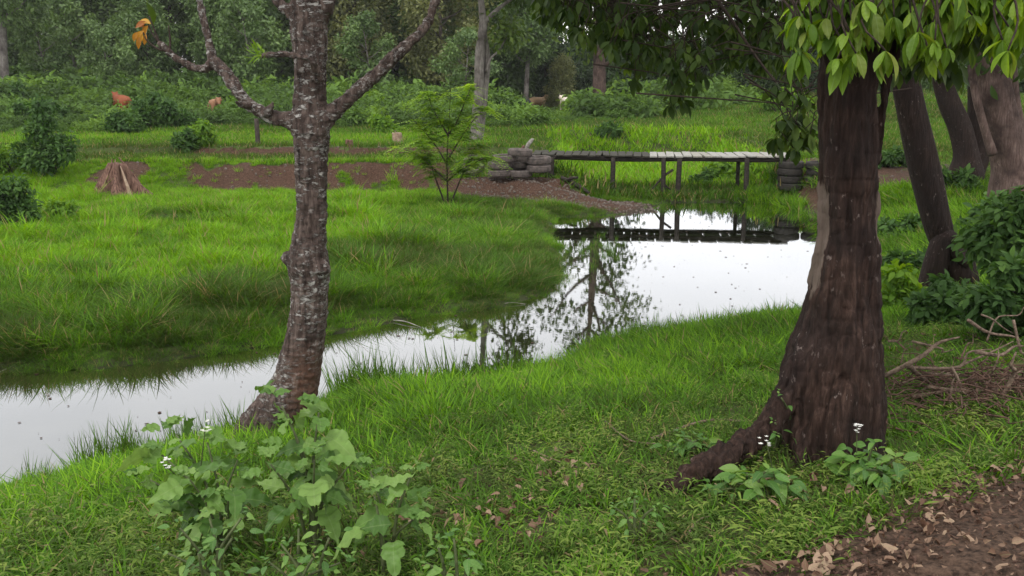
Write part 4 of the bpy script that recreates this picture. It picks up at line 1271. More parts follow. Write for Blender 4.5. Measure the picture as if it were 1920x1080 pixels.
def bridge():
    A = np.array([0.45, 23.15, 1.03]); B = np.array([6.6, 22.55, 1.03])
    ax = (B - A) / np.linalg.norm(B - A); sd = np.array([-ax[1], ax[0], 0]); up = np.array([0, 0, 1.0])
    Rm = np.stack([ax, sd, up], 1)
    ln = np.linalg.norm(B - A)
    e = empty('footbridge', Vector(A), 'low dark timber footbridge on thin posts crossing the marsh', 'bridge')
    rng = np.random.default_rng(5)
    def wpt(u, s, z): return A * np.array([1, 1, 0]) + ax * u + sd * s + up * z
    # bearers: two long beams, slightly sagging, made of rough poles
    for s in (0.10, 1.05):
        pts = [wpt(u, s, 0.955 + 0.012 * math.sin(u * 2 + s) - 0.02 * math.sin(math.pi * u / ln)) - A for u in np.linspace(0, ln, 9)]
        V, Fq = loft(pts, [0.055] * 9, 8, 30)
        obj('bearer', MB().add(V, Fq).mesh('bearer', M['old_timber']), e)
    u = 0.02; i = 0
    while u < ln - 0.1:
        wd = 0.19 + 0.05 * rng.random() if u > 3.0 else 0.15 + 0.07 * rng.random()
        th = 0.032
        over = rng.normal() * 0.03
        c = wpt(u + wd / 2, 0.575 + over * 0.5, 1.03 + rng.normal() * 0.006 - 0.02 * math.sin(math.pi * u / ln)) - A
        a = rng.normal() * 0.03; b_ = rng.normal() * 0.02
        Ra = np.array([[math.cos(a), -math.sin(a), 0], [math.sin(a), math.cos(a), 0], [0, 0, 1]])
        Rb = np.array([[math.cos(b_), 0, math.sin(b_)], [0, 1, 0], [-math.sin(b_), 0, math.cos(b_)]])
        V, Fq = box(c, (wd - 0.022, 1.28 + over, th), Rm @ Ra @ Rb)
        o = obj('plank', MB().add(V, Fq).mesh('plank', M[('plank_pale', 'weathered')[int(rng.random() < .35)]] if rng.random() < (u - 2.6) / 0.8 else M['plank_dark'], smooth=False), e)
        if u > 3.3 and i % 1 == 0: pass
        u += wd; i += 1
    for px, s, bot, r in ((1033, 0.06, 0.35, 0.07), (1146, 0.06, -0.2, 0.062), (1237, 0.06, -0.3, 0.058), (1266, 0.06, -0.3, 0.065), (1379, 0.9, -0.3, 0.05), (1386, 0.06, -0.3, 0.062), (1460, 0.06, 0.0, 0.07)):
        uu = ((px - 960) / F * 23.3 - A[0]) / ax[0]
        if s > 0.5: uu *= 1.0
        q = wpt(uu, s - 0.09, 0); lx = rng.normal() * 0.02
        V, Fq = loft([np.array([q[0] + lx, q[1], bot]) - A, np.array([q[0] + lx * .5, q[1], 0.5]) - A, np.array([q[0], q[1], 0.985]) - A], [r, r * 0.97, r * 0.92], 8, 8)
        obj('post', MB().add(V, Fq).mesh('post', M['old_timber']), e)
    # crooked brace between the two middle posts
    def wp(px, py, dy=0): return np.array(at(px, py, 22.85 + dy)) - A
    for pts, rr in (([wp(1262, 318), wp(1245, 330), wp(1234, 342), wp(1222, 356)], [0.03, 0.028, 0.025, 0.015]), ([wp(1240, 340), wp(1250, 350), wp(1258, 356)], [0.025, 0.02, 0.012])):
        V, Fq = loft(pts, rr, 6, 14)
        obj('brace', MB().add(V, Fq).mesh('brace', M['old_timber']), e)
bridge()
# fallen log at the mound
b = at(1052, 330, 22.3)
tube_obj('fallen_log', [at(1052, 333, 22.6), at(1068, 340, 22.5), at(1090, 352, 22.3), at(1105, 362, 22.1)], [0.05, 0.06, 0.05, 0.03], M['old_timber'], 'short black log lying under the left end of the bridge', 'log')
tube_obj('fallen_log', [at(1060, 339, 22.45), at(1072, 334, 22.35), at(1084, 333, 22.3)], [0.035, 0.04, 0.025], M['old_timber'], 'stubby black branch end sticking up beside the log under the bridge', 'log')
# pale broken piece standing on the tyres
p = at(985, 281, 23.3)
e = empty('broken_stump', p, 'small pale broken stump with brown foot standing behind the top tyre', 'stump'); e.scale = (0.78, 0.78, 0.78)
V, Fq = loft([(0, 0, -0.3), (0.02, 0, 0.0), (0.07, 0, 0.14), (0.2, 0, 0.3), (0.27, 0, 0.31)], [0.06, 0.055, 0.062, 0.05, 0.012], 10, 20, lambda a, u: 1 + .25 * np.sin(3 * a + 5 * u) + .12 * np.sin(7 * a + 9 * u)); obj('wood_core', MB().add(V, Fq).mesh('wood_core', M['weathered']), e)
V, Fq = loft([(-0.14, 0, -0.2), (-0.1, 0, 0.0), (-0.04, -.02, 0.14)], [0.05, 0.06, 0.03], 8, 10); obj('bark_flap', MB().add(V, Fq).mesh('bark_flap', M['stump']), e)

# ------------------------------------------------------------------ hero trunks
def remeshed(name, V, Fq, voxel, mat, disp, base, attrs=None):
    me = mesh_np(name, V, Fq, None)
    o = bpy.data.objects.new('tmp', me); COL.objects.link(o)
    md = o.modifiers.new('r', 'REMESH'); md.mode = 'VOXEL'; md.voxel_size = voxel; md.use_smooth_shade = True
    sm_ = o.modifiers.new('s', 'SMOOTH'); sm_.iterations = 3; sm_.factor = 0.5
    dg = bpy.context.evaluated_depsgraph_get()
    out = bpy.data.meshes.new_from_object(o.evaluated_get(dg))
    bpy.data.objects.remove(o)
    nvt = len(out.vertices)
    co = np.empty(nvt * 3, np.float32); out.vertices.foreach_get('co', co); co = co.reshape(-1, 3).astype(float)
    no = np.empty(nvt * 3, np.float32); out.vertices.foreach_get('normal', no); no = no.reshape(-1, 3).astype(float)
    co2 = co + no * disp(co)[:, None]
    if attrs:
        for nm, fn in attrs.items():
            a = out.attributes.new(nm, 'FLOAT', 'POINT'); a.data.foreach_set('value', fn(co, no).astype(np.float32))
    out.vertices.foreach_set('co', (co2 - np.array(base)).astype(np.float32).ravel())
    out.update()
    out.materials.clear(); out.materials.append(mat)
    out.polygons.foreach_set('use_smooth', np.ones(len(out.polygons), bool))
    out.name = name
    return out

def prof(rows_, Y, k=1.0):
    pts, rad = [], []
    for py, l, r in rows_:
        c = at((l + r) / 2, py, Y); t = Y / ray(960, py)[1] / F
        pts.append(tuple(c)); rad.append((r - l) / 2 * t * k)
    return pts, rad

def pxr(lst, Y, dys=None):
    pts, rad = [], []
    for i, (px, py, w) in enumerate(lst):
        yy = Y + (dys[i] if dys else 0)
        pts.append(tuple(at(px, py, yy))); rad.append(w / 2 * yy / CP / F)
    return pts, rad

# --- lichen-barked forked tree
def fork_tree():
    Y = 6.35
    base = Vector((at(500, 850, Y).x, Y, hz(at(470, 850, Y).x, Y)))
    e = empty('lichen_tree', base, 'forked tree with white lichen rings on dark bark, leaning from the weed by the water', 'tree')
    mb = MB()
    rows_ = [(930, 385, 470), (880, 402, 490), (850, 418, 510), (815, 440, 536), (785, 464, 562), (760, 484, 580), (730, 504, 595), (700, 517, 600), (650, 532, 607), (600, 543, 612), (550, 546, 614), (515, 543, 618), (490, 540, 616), (450, 550, 613), (400, 556, 612),
             (350, 556, 612), (300, 553, 613), (255, 548, 618), (220, 546, 618), (200, 550, 613), (150, 552, 612), (100, 549, 612), (50, 545, 614), (0, 546, 617), (-60, 550, 616), (-160, 556, 612), (-300, 560, 608)]
    pts, rad = prof(rows_, Y); V, Fq = loft(pts, rad, 28, 150); mb.add(V, Fq)
    for lst, dy in (
        ([(505, 780, 46), (470, 808, 40), (440, 836, 36), (412, 868, 32), (388, 905, 24)], [0, -.02, -.05, -.1, -.15]),   # root to the left
        ([(535, 790, 50), (548, 840, 38), (560, 890, 26)], [0.05, .1, .15]),
        ([(566, 500, 52), (550, 488, 36), (538, 483, 26), (529, 478, 13)], [0] * 4),                                                                # knot
        ([(594, 508, 44), (608, 502, 30), (617, 499, 14)], [-.04, -.08, -.08]),
        ([(575, 250, 46), (550, 228, 34), (525, 222, 25), (500, 215, 23), (476, 202, 22), (458, 188, 23), (440, 160, 23), (425, 140, 21), (408, 122, 21), (398, 112, 20)], [0, 0, .02, .05, .08, .1, .12, .15, .18, .2]),
        ([(398, 112, 18), (390, 70, 13), (380, 30, 13), (372, -10, 12), (350, -90, 9), (340, -170, 4)], [.2, .22, .25, .3, .4, .5]),
        ([(400, 120, 18), (380, 128, 15), (358, 124, 14), (335, 112, 13), (318, 98, 12), (305, 86, 11), (298, 78, 6)], [.2, .2, .2, .2, .2, .2, .2]),
        ([(590, 240, 50), (618, 215, 34), (645, 192, 26), (675, 165, 25), (705, 140, 24), (735, 110, 23), (765, 82, 20), (788, 60, 17), (803, 40, 16), (812, 15, 15), (820, -20, 14), (832, -110, 10), (850, -220, 5)],
         [0, 0, .02, .05, .08, .1, .15, .2, .25, .3, .35, .5, .7]),
        ([(596, 150, 24), (590, 122, 15), (577, 110, 12), (555, 104, 11), (530, 102, 11), (508, 103, 10), (490, 105, 8)], [-.10, -.17, -.18, -.18, -.18, -.18, -.18]),
        ([(590, 40, 40), (560, 32, 26), (540, 20, 22), (522, 2, 20), (500, -40, 16), (470, -120, 9), (455, -200, 4)], [0, -.03, -.03, 0, .0, .1, .2]),
        ([(600, 30, 36), (615, 10, 22), (622, -40, 18), (650, -150, 12), (680, -260, 5)], [0, -.05, -.05, 0, .1]),
        ([(470, 200, 16), (452, 196, 11), (440, 190, 6)], [.02, -.04, -.08]),
        ([(500, 215, 18), (505, 204, 12), (512, 192, 5)], [.02, -.02, -.04]),
    ):
        pts, rad = pxr(lst, Y, dy); V, Fq = loft(pts, rad, 16, len(lst) * 8); mb.add(V, Fq)
    V = np.concatenate(mb.v); Fq = np.concatenate(mb.f)
    def disp(co):
        q = co * np.array([9, 9, 7.0])
        return 0.012 * fbm(q, 4, 3) + 0.005 * vnoise(co * np.array([14, 14, 60.]), 8) + 0.006 * vnoise(co * np.array([70, 70, 22.]), 11)
    me = remeshed('trunk', V, Fq, 0.0085, M['lichen_bark'], disp, base)
    obj('trunk', me, e)
    # twigs at the broken branch end, withered leaves, mossy end
    def tw(lst, dys): 
        pts, rad = pxr(lst, Y, dys)
        V, Fq = loft([np.array(q_) - np.array(base) for q_ in pts], rad, 5, 14)
        obj('twig', MB().add(V, Fq).mesh('twig', M['twig_dark']), e)
    tw([(302, 90, 5), (295, 70, 4), (288, 52, 3), (280, 30, 2)], [.2] * 4)
    tw([(318, 98, 5), (319, 75, 4), (316, 48, 2)], [.2] * 3)
    tw([(305, 95, 5), (290, 88, 4), (275, 75, 3), (268, 60, 2)], [.2] * 4)
    tw([(300, 82, 4), (285, 62, 3), (278, 45, 2)], [.2] * 3)
    LW = mesh_np('withered_leaf', *leaf_t(5, 0.42, 0.5, 0.5, 0.5), M['orange_leaf'])
    for px, py, ang, L_ in ((283, 45, 2.6, .11), (276, 42, 3.3, .12), (278, 48, 3.9, .12), (270, 58, 3.7, .11), (268, 62, 4.2, .10), (262, 68, 4.5, .1), (272, 50, 2.9, .09), (258, 60, 4.0, .1), (274, 64, 4.4, .09)):
        d = Vector((math.cos(ang), 0.2 * math.sin(px), math.sin(ang))); nn = Vector((0.3, -1, 0.5))
        R3 = frames(np.array([d[:]]), np.array([nn[:]]))[0]
        o = obj('withered_leaf', LW, e)
        o.matrix_local = Matrix.Translation(at(px, py, Y + .2) - base) @ Matrix(R3.tolist()).to_4x4() @ Matrix.Scale(L_ * 0.8, 4)
    rng = np.random.default_rng(77)
    # moss / fern wisps on the small side branch end
    C = [np.array(at(487 + rng.normal() * 6, 102 + rng.normal() * 5, Y - .18)) for _ in range(26)]
    V, Fq, T = mass(leaf_t(3, 0.16, 0.4, 0.2, 0.5), frames(rnd_dirs(26, rng) + np.array([-.4, 0, .5]), rnd_dirs(26, rng)), np.array(C) - np.array(base), 0.05 + 0.05 * rng.random(26), rng.random(26))
    obj('fern_wisps', mesh_np('fern_wisps', V, Fq, M['feather_leaf'], T), e)
    # crown above the picture
    ends = [at(a, b_, Y + c_) for a, b_, c_ in ((340, -170, .5), (850, -220, .7), (455, -200, .2), (680, -260, .1), (580, -300, 0), (350, -90, .4))]
    C = []
    for q_ in ends:
        for _ in range(3): C.append(np.array(q_) + rng.normal(size=3) * np.array([.5, .5, .25]) + np.array([0, 0, .35]))
    V, Fq, T = foliage(np.array(C) - np.array(base), np.full(len(C), 0.33), 420, T_OBOV, 0.16, rng, 0.5, 0.8, 0.3)
    c = obj('crown', mesh_np('crown', V, Fq, M['mid_leaf'], T), e); c['kind'] = 'stuff'
    return e
fork_tree()

# --- big maroon tree with root and hanging leaves
def big_tree():
    Y = 4.75
    bx = at(1560, 850, Y).x
    base = Vector((bx, Y, hz(bx, Y)))
    e = empty('maroon_tree', base, 'big dark maroon trunk with a long root to the left and bright hanging leaves', 'tree')
    mb = MB()
    rows_ = [(930, 1470, 1640), (880, 1466, 1650), (850, 1462, 1652), (800, 1460, 1655), (750, 1462, 1657), (700, 1470, 1656), (650, 1484, 1653), (600, 1498, 1650), (550, 1510, 1648), (500, 1520, 1648), (450, 1527, 1648), (400, 1531, 1647),
             (350, 1532, 1646), (300, 1532, 1646), (250, 1534, 1643), (200, 1535, 1642), (150, 1537, 1643), (100, 1540, 1645), (0, 1545, 1648), (-150, 1550, 1640), (-350, 1560, 1630), (-700, 1575, 1620)]
    lob = lambda a, u: 1 + 0.05 * np.sin(3 * a + 1) * (1 - u) + 0.07 * np.sin(7 * a + 2) * max(0, 0.35 - u) * 2
    pts, rad = prof(rows_, Y); V, Fq = loft(pts, rad, 40, 150, lob); mb.add(V, Fq)
    for lst, dy in (
        ([(1520, 640, 60), (1490, 700, 54), (1468, 750, 52), (1440, 795, 56), (1400, 830, 60), (1350, 862, 60), (1300, 892, 56), (1262, 918, 40), (1235, 935, 20)], [-.04, -.08, -.12, -.18, -.26, -.36, -.46, -.54, -.58]),
        ([(1340, 870, 40), (1290, 890, 26), (1245, 905, 20), (1205, 915, 12)], [-.36, -.44, -.5, -.53]),
        ([(1620, 700, 60), (1636, 780, 50), (1645, 850, 40), (1660, 890, 20)], [-.05, -.08, -.12, -.16]),
        ([(1540, 700, 60), (1515, 800, 56), (1505, 860, 44), (1495, 900, 28)], [-.08, -.14, -.20, -.26]),
        ([(1638, 320, 18), (1652, 270, 26), (1658, 210, 26), (1664, 150, 26), (1672, 90, 26), (1690, 0, 24), (1740, -150, 20), (1830, -330, 12)], [0.02, .02, .02, .04, .06, .1, .2, .4]),
        ([(1575, -60, 50), (1500, -170, 34), (1380, -260, 26), (1230, -330, 18), (1100, -380, 10)], [0.1, .8, 1.8, 2.9, 3.9]),
        ([(1600, -100, 40), (1660, -230, 28), (1760, -330, 20), (1900, -400, 10)], [0.1, .3, .6, 1.0]),
    ):
        pts, rad = pxr(lst, Y, dy); V, Fq = loft(pts, rad, 18, len(lst) * 8); mb.add(V, Fq)
    V = np.concatenate(mb.v); Fq = np.concatenate(mb.f)
    def disp(co):
        return 0.020 * fbm(co * np.array([7, 7, 2.2]), 4, 13) - 0.016 * np.maximum(0, 1 - 3.2 * np.abs(fbm(co * np.array([17, 17, 2.6]), 3, 25))) - 0.006 * np.maximum(0, 1 - 3 * np.abs(vnoise(co * np.array([9, 9, 16.]), 29))) - 0.02 * np.maximum(0, 1 - np.abs(vnoise(co * np.array([11, 11, 1.6]), 5)) * 7) * (1 - sm(co[:, 2], 1.2, 2.2)) + 0.013 * vnoise(co * np.array([30, 30, 5.]), 18) + 0.004 * vnoise(co * np.array([90, 90, 26.]), 21)
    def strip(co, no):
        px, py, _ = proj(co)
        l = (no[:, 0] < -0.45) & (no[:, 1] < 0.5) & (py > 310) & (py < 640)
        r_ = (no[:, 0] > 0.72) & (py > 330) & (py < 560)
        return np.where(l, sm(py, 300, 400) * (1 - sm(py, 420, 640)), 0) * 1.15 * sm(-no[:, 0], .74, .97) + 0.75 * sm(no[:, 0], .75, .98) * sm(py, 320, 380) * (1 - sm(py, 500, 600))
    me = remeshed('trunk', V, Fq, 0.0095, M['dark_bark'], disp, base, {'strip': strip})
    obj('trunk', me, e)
    # leaves in drooping whorls
    rng = np.random.default_rng(99)
    LB = [mesh_np('leaf', *leaf_t(6, 0.34 + .05 * k, 0.64, 0.45, 0.2 + .3 * k), M['bright_leaf']) for k in range(3)]
    whorls = []
    def region(n, fx, Yr):
        out = []
        for _ in range(n):
            px, py = fx(); out.append((px, py, Yr[0] + (Yr[1] - Yr[0]) * rng.random()))
        return out
    # bright near bunches: lower outline follows the photo
    XB = [1478, 1510, 1545, 1570, 1600, 1640, 1665, 1700, 1760, 1800, 1850, 1890, 1930]
    YB = [110, 140, 80, 150, 150, 60, 110, 105, 120, 110, 60, 150, 60]
    def fb():
        px = 1485 + 440 * rng.random(); lim = np.interp(px, XB, YB); return px, -60 + (lim + 25) * rng.random() ** 0.8
    near = region(40, fb, (4.0, 4.6))
    near += [(1500, 95, 4.2), (1512, 60, 4.2), (1500, 30, 4.2), (1570, 110, 4.2), (1605, 100, 4.15), (1590, 60, 4.2), (1660, 95, 4.1), (1745, 105, 4.2), (1775, 90, 4.2), (1880, 75, 4.0), (1890, 95, 3.95), (1720, 60, 4.2), (1800, 20, 4.3)]
    cnt = 0; ex = []
    near.sort(key=lambda w_: w_[2])
    for _ in range(270):
        px, py = fb(); near.append((px, py - 15, 4.4 + .5 * rng.random()))
    for (px, py, yy) in near:
        c = at(px, py, yy)
        nl = rng.integers(6, 11); a0 = rng.random() * 6.28
        tw = loft([np.array(c) - np.array(base), np.array(c) - np.array(base) + np.array([0.05 * rng.normal(), 0.05, 0.15]), np.array(c) - np.array(base) + np.array([0.15 * rng.normal() + .08, 0.15, 0.42])], [0.004, 0.005, 0.008], 5, 8)
        obj('twig', MB().add(*tw).mesh('twig', M['twig_dark']), e)
        for i in range(nl):
            az = a0 + i * 6.283 / nl + rng.normal() * .25
            dr = -0.25 - 1.5 * rng.random()
            d = np.array([math.cos(az), math.sin(az), dr]); d /= np.linalg.norm(d)
            nn = np.array([math.cos(az), math.sin(az), 0.9]) + rng.normal(size=3) * .25
            R3 = frames(d[None], nn[None])[0]
            L_ = 0.05 + 0.08 * rng.random()
            if cnt >= 298:
                ex.append((c, d, nn, L_)); continue
            o = obj('leaf', LB[rng.integers(0, 3)], e)
            o.matrix_local = Matrix.Translation(c - base) @ Matrix(R3.tolist()).to_4x4() @ Matrix.Scale(L_, 4)
            cnt += 1
    # the rest of the crown: merged whorls hanging farther back
    WC = []
    def fo():
        px = 985 + 520 * rng.random()
        lim = np.interp(px, [985, 1080, 1150, 1230, 1290, 1330, 1400, 1450, 1500], [10, 70, 110, 165, 180, 140, 120, 140, 170])
        return px, -90 + (lim + 85) * rng.random() ** 0.85
    WC += region(430, fo, (7.0, 9.6))
    WC += region(190, lambda: (1120 + 400 * rng.random(), -110 + 190 * rng.random()), (7.4, 9.8))
    WC += region(40, lambda: (1000 + 150 * rng.random(), -110 + 140 * rng.random()), (7.4, 9.8))
    WC = [w_ for w_ in WC if math.hypot(w_[0] - 1266, w_[1] - 62) > 24]
    WC += region(16, lambda: (1450 + 75 * rng.random(), 160 + 125 * rng.random()), (6.4, 7.0))
    WC += [(1268, 175, 7.6), (1255, 195, 7.6), (1282, 190, 7.7), (1200, 120, 7.8), (1190, 150, 7.8), (1490, 260, 6.5), (1478, 225, 6.5)]
    WC += region(90, lambda: (1600 + 240 * rng.random(), -60 + 190 * rng.random()), (4.7, 6.0))
    # above the picture, shading the ground
    WC += region(110, lambda: (1000 + 1000 * rng.random(), -120 - 500 * rng.random()), (4.2, 8.5))
    OV = []
    for _ in range(300):
        q_ = np.array([-0.4 + 4.6 * rng.random(), 4.9 + 3.4 * rng.random(), 4.5 + 1.8 * rng.random()]); OV.append(q_)
    WC += [tuple(q_) + (1,) for q_ in OV]
    lc, ld, ln_, ls, lt = [], [], [], [], []
    mbt = MB()
    for w_ in WC:
        c = np.array(w_[:3]) if len(w_) == 4 else np.array(at(*w_)); nl = rng.integers(6, 10); a0 = rng.random() * 6.28
        ct = rng.random()
        V, Fq = loft([c - np.array(base), c - np.array(base) + np.array([0.06 * rng.normal(), 0, 0.2]), c - np.array(base) + np.array([0.3 * rng.normal() + .05, -0.1, 0.3])], [0.003, 0.004, 0.006], 4, 7); mbt.add(V, Fq)
        for i in range(nl):
            az = a0 + i * 6.283 / nl + rng.normal() * .3; dr = -0.15 - 1.3 * rng.random()
            lc.append(c + rng.normal(size=3) * .015); ld.append((math.cos(az), math.sin(az), dr)); ln_.append((math.cos(az) + rng.normal() * .3, math.sin(az) + rng.normal() * .3, 0.9))
            ls.append((0.07 + 0.065 * rng.random()) * (2.0 if len(w_) == 4 else 1)); lt.append(np.clip(0.35 * ct + 0.6 * rng.random(), 0, 1))
    V, Fq, T = mass(leaf_t(5, 0.4, 0.62, 0.35, 0.35), frames(np.array([q_[1] for q_ in ex]), np.array([q_[2] for q_ in ex])), np.array([q_[0][:] for q_ in ex]) - np.array(base), np.array([q_[3] for q_ in ex]), rng.random(len(ex)))
    c = obj('upper_leaves', mesh_np('upper_leaves', V, Fq, M['bright_leaf_mass'], T), e); c['kind'] = 'stuff'
    V, Fq, T = mass(leaf_t(4, 0.46, 0.6, 0.3, 0.35), frames(np.array(ld), np.array(ln_)), np.array(lc) - np.array(base), np.array(ls), np.array(lt))
    c = obj('crown', mesh_np('crown', V, Fq, M['mid_leaf'], T), e); c['kind'] = 'stuff'
    # hanging twigs visible against the dark trees
    for lst, dys in (([(1330, 0, 7), (1390, 40, 6), (1430, 70, 5), (1470, 85, 3)], [3.2] * 4), ([(1400, 48, 5), (1440, 30, 3)], [3.2] * 2), ([(1100, -40, 8), (1170, 20, 6), (1230, 90, 5), (1262, 160, 3)], [3.0] * 4),
                     ([(1300, -60, 10), (1360, 20, 6), (1420, 110, 5), (1465, 170, 3), (1480, 230, 2)], [2.4, 2.3, 2.2, 2.0, 1.8])):
        pts, rad = pxr(lst, Y, dys); V, Fq = loft([np.array(q_) - np.array(base) for q_ in pts], rad, 5, 16); mbt.add(V, Fq)
    obj('hanging_twigs', mbt.mesh('hanging_twigs', M['twig_dark']), e)['kind'] = 'stuff'
    return e
big_tree()

# --- other trunks on the right bank
def plain_tree(name, Y, specs, mat, label, crown_px, seed, seg=18):
    b = specs[0][0][0]; bp = at(b[0], b[1], Y)
    base = Vector((bp.x, Y, hz(bp.x, Y)))
    e = empty(name, base, label, 'tree')
    mb = MB()
    for lst, dys in specs:
        pts, rad = pxr(lst, Y, dys)
        if lst[0][1] > 300: pts = [(pts[0][0] * 2 - pts[1][0], pts[0][1], pts[0][2] - 0.7)] + pts; rad = [rad[0] * 1.2] + rad
        V, Fq = loft(pts, rad, seg, len(lst) * 8, lambda a, u: 1 + 0.06 * np.sin(3 * a + 4 * u) + 0.04 * np.sin(8 * a))
        mb.add(V, Fq)
    obj('trunk', mb.mesh('trunk', mat, base), e)
    rng = np.random.default_rng(seed)
    C = np.array([np.array(at(a, b_, Y + rng.normal() * .8)) for a, b_ in crown_px]) - np.array(base)
    V, Fq, T = foliage(C, np.full(len(C), 0.55) * Y / 10, 900, T_OBOV, 0.2, rng, 0.6, 0.8, 0.3)
    c = obj('crown', mesh_np('crown', V, Fq, M['mid_leaf'], T), e); c['kind'] = 'stuff'
    return e
cp_ = [(1640, 20), (1700, 40), (1760, 30), (1730, -60), (1670, -90), (1800, -30), (1780, -140), (1620, -160), (1700, -220)]
plain_tree('leaning_tree', 10.6, [([(1795, 505, 70), (1777, 470, 50), (1758, 420, 50), (1741, 350, 54), (1724, 280, 54), (1706, 200, 50), (1690, 120, 48), (1680, 40, 52), (1672, -80, 44), (1668, -220, 26)], [0] * 10),
                                  ([(1770, 450, 40), (1792, 478, 26), (1815, 500, 12)], [-.1, -.15, -.2])],
           M['dark_bark2'], 'dark trunk leaning left, just right of the big maroon tree', cp_, 301)
cp2 = [(1750, 60), (1790, 20), (1830, 60), (1770, -60), (1840, -80), (1800, 100), (1860, 10)]
plain_tree('curved_tree', 19.5, [([(1812, 330, 64), (1812, 290, 44), (1800, 240, 40), (1782, 200, 38), (1768, 160, 34), (1755, 100, 30), (1745, 0, 26), (1740, -120, 16)], [0] * 8),
                                 ([(1812, 330, 60), (1832, 280, 50), (1838, 220, 44), (1836, 150, 40), (1834, 60, 36), (1836, -80, 26)], [.3] * 6)],
           M['dark_bark2'], 'dark twin-stemmed trunk with one stem curving left, behind the leaning trunk', cp2, 302)
plain_tree('peeling_tree', 16.5, [([(1900, 350, 80), (1895, 310, 64), (1884, 260, 62), (1872, 210, 60), (1862, 170, 60), (1850, 100, 50), (1840, 0, 44), (1830, -120, 30)], [0] * 8),
                                  ([(1900, 320, 40), (1905, 250, 32), (1898, 190, 26), (1893, 120, 22), (1885, 20, 18), (1880, -60, 12)], [.2] * 6),
                                  ([(1862, 290, 18), (1846, 240, 14), (1832, 190, 14), (1822, 140, 12), (1815, 60, 10)], [-.3] * 5)],
           M['pinkish_bark'], 'pinkish peeling trunk group at the right edge of the picture', [(1870, 60), (1920, 30), (1900, -40), (1850, -90), (1950, -60), (1940, 80)], 303)

# ------------------------------------------------------------------ foreground plants
def leaf_meshes(prefix, mat, kinds):
    return [mesh_np('leaf', *k, mat) for k in kinds]
WL = leaf_meshes('weed', M['weed_leaf'], [leaf_t(14, wd_, 0.27, 0.35, c, 0.25, lb_, 0.005) for c, wd_, lb_ in ((0.2, .66, 3.3), (0.5, .60, 3.0), (0.85, .70, 3.6), (-0.15, .56, 3.2))])
HL = leaf_meshes('herb', M['herb_leaf'], [leaf_t(6, 0.5, 0.4, 0.3, c) for c in (0.2, 0.45, 0.7)])

def put_leaf(e, base, me, p, d, nn, L_, name='leaf'):
    R3 = frames(np.array([d], float), np.array([nn], float))[0]
    o = obj(name, me, e)
    o.matrix_local = Matrix.Translation(Vector(p) - base) @ Matrix(R3.tolist()).to_4x4() @ Matrix.Scale(L_, 4)
    return o

def flower(e, base, p, r, rng, n=9):
    C, D, Nn = [], [], []
    for k in range(n):
        q = np.array(p) + rng.normal(size=3) * r * 0.6
        for i in range(5):
            a = i * 1.2566
            C.append(q); D.append((math.cos(a), math.sin(a), 0.35)); Nn.append((0, 0, 1))
    V, Fq, T = mass(leaf_t(2, 0.6, 0.5, 0.1, 0.1), frames(np.array(D), np.array(Nn)), np.array(C) - np.array(base), np.full(len(C), r * 0.5), np.zeros(len(C)))
    return obj('flower', mesh_np('flower', V, Fq, M['petal'], T), e)

def weed(px, py, z, tops, label, seed, leafm, Lr, Ydep=None, per=6, name='weed_plant', flowers=(), dark=False):
    base = gp(px, py, z); base.z = hz(base.x, base.y)
    rng = np.random.default_rng(seed)
    e = empty(name, base, label, 'plant')
    for (tx, ty, dy) in tops:
        top = np.array(at(tx, ty, base.y + dy))
        b0 = np.array(base) + np.array([rng.normal() * .03, rng.normal() * .03, -0.03])
        mid = (b0 + top) / 2 + np.array([(b0[0] - top[0]) * 0.22, 0, 0.04])
        cv = cr(np.array([b0, mid, top]), 30)
        V, Fq = loft(cv[::3] - np.array(base), np.linspace(0.009, 0.004, len(cv[::3])), 6)
        obj('stem', MB().add(V, Fq).mesh('stem', M['stem']), e)
        a0 = rng.random() * 6
        for i in range(per):
            t = 0.42 + 0.58 * (i / (per - 1)) if per > 1 else 1
            p = cv[min(int(t * 29), 29)]
            az = a0 + i * 2.399 + rng.normal() * .3
            pet = 0.02 + 0.05 * rng.random()
            dv = np.array([math.cos(az), math.sin(az), 0.15 + 0.35 * (t - .6)])
            q = p + dv * pet
            L_ = Lr * (0.45 + 0.7 * rng.random()) * (1.1 - 0.35 * t)
            d = dv + np.array([0, 0, -0.35 * rng.random()])
            nn = np.array([math.cos(az) * .35, math.sin(az) * .35 - 0.25, 1.0]) + rng.normal(size=3) * .38
            put_leaf(e, base, leafm[rng.integers(0, len(leafm))], q, d, nn, L_)
            V, Fq = loft([p - np.array(base), q - np.array(base)], [0.003, 0.0025], 4, 3)
        if per > 3:
            for i in range(3):
                az = rng.random() * 6.28
                put_leaf(e, base, leafm[0], top + rng.normal(size=3) * .01, (math.cos(az), math.sin(az), 0.5), (0, -.3, 1), Lr * 0.4)
    for (fx, fy, fd) in flowers:
        fp = at(fx, fy, base.y + fd)
        V, Fq = loft([top * .5 + np.array(base) * .5 - np.array(base), np.array(fp) - np.array(base)], [0.003, 0.002], 5, 8)
        obj('flower_stalk', MB().add(V, Fq).mesh('flower_stalk', M['stem']), e)
        flower(e, base, fp, 0.022, rng)
    return e

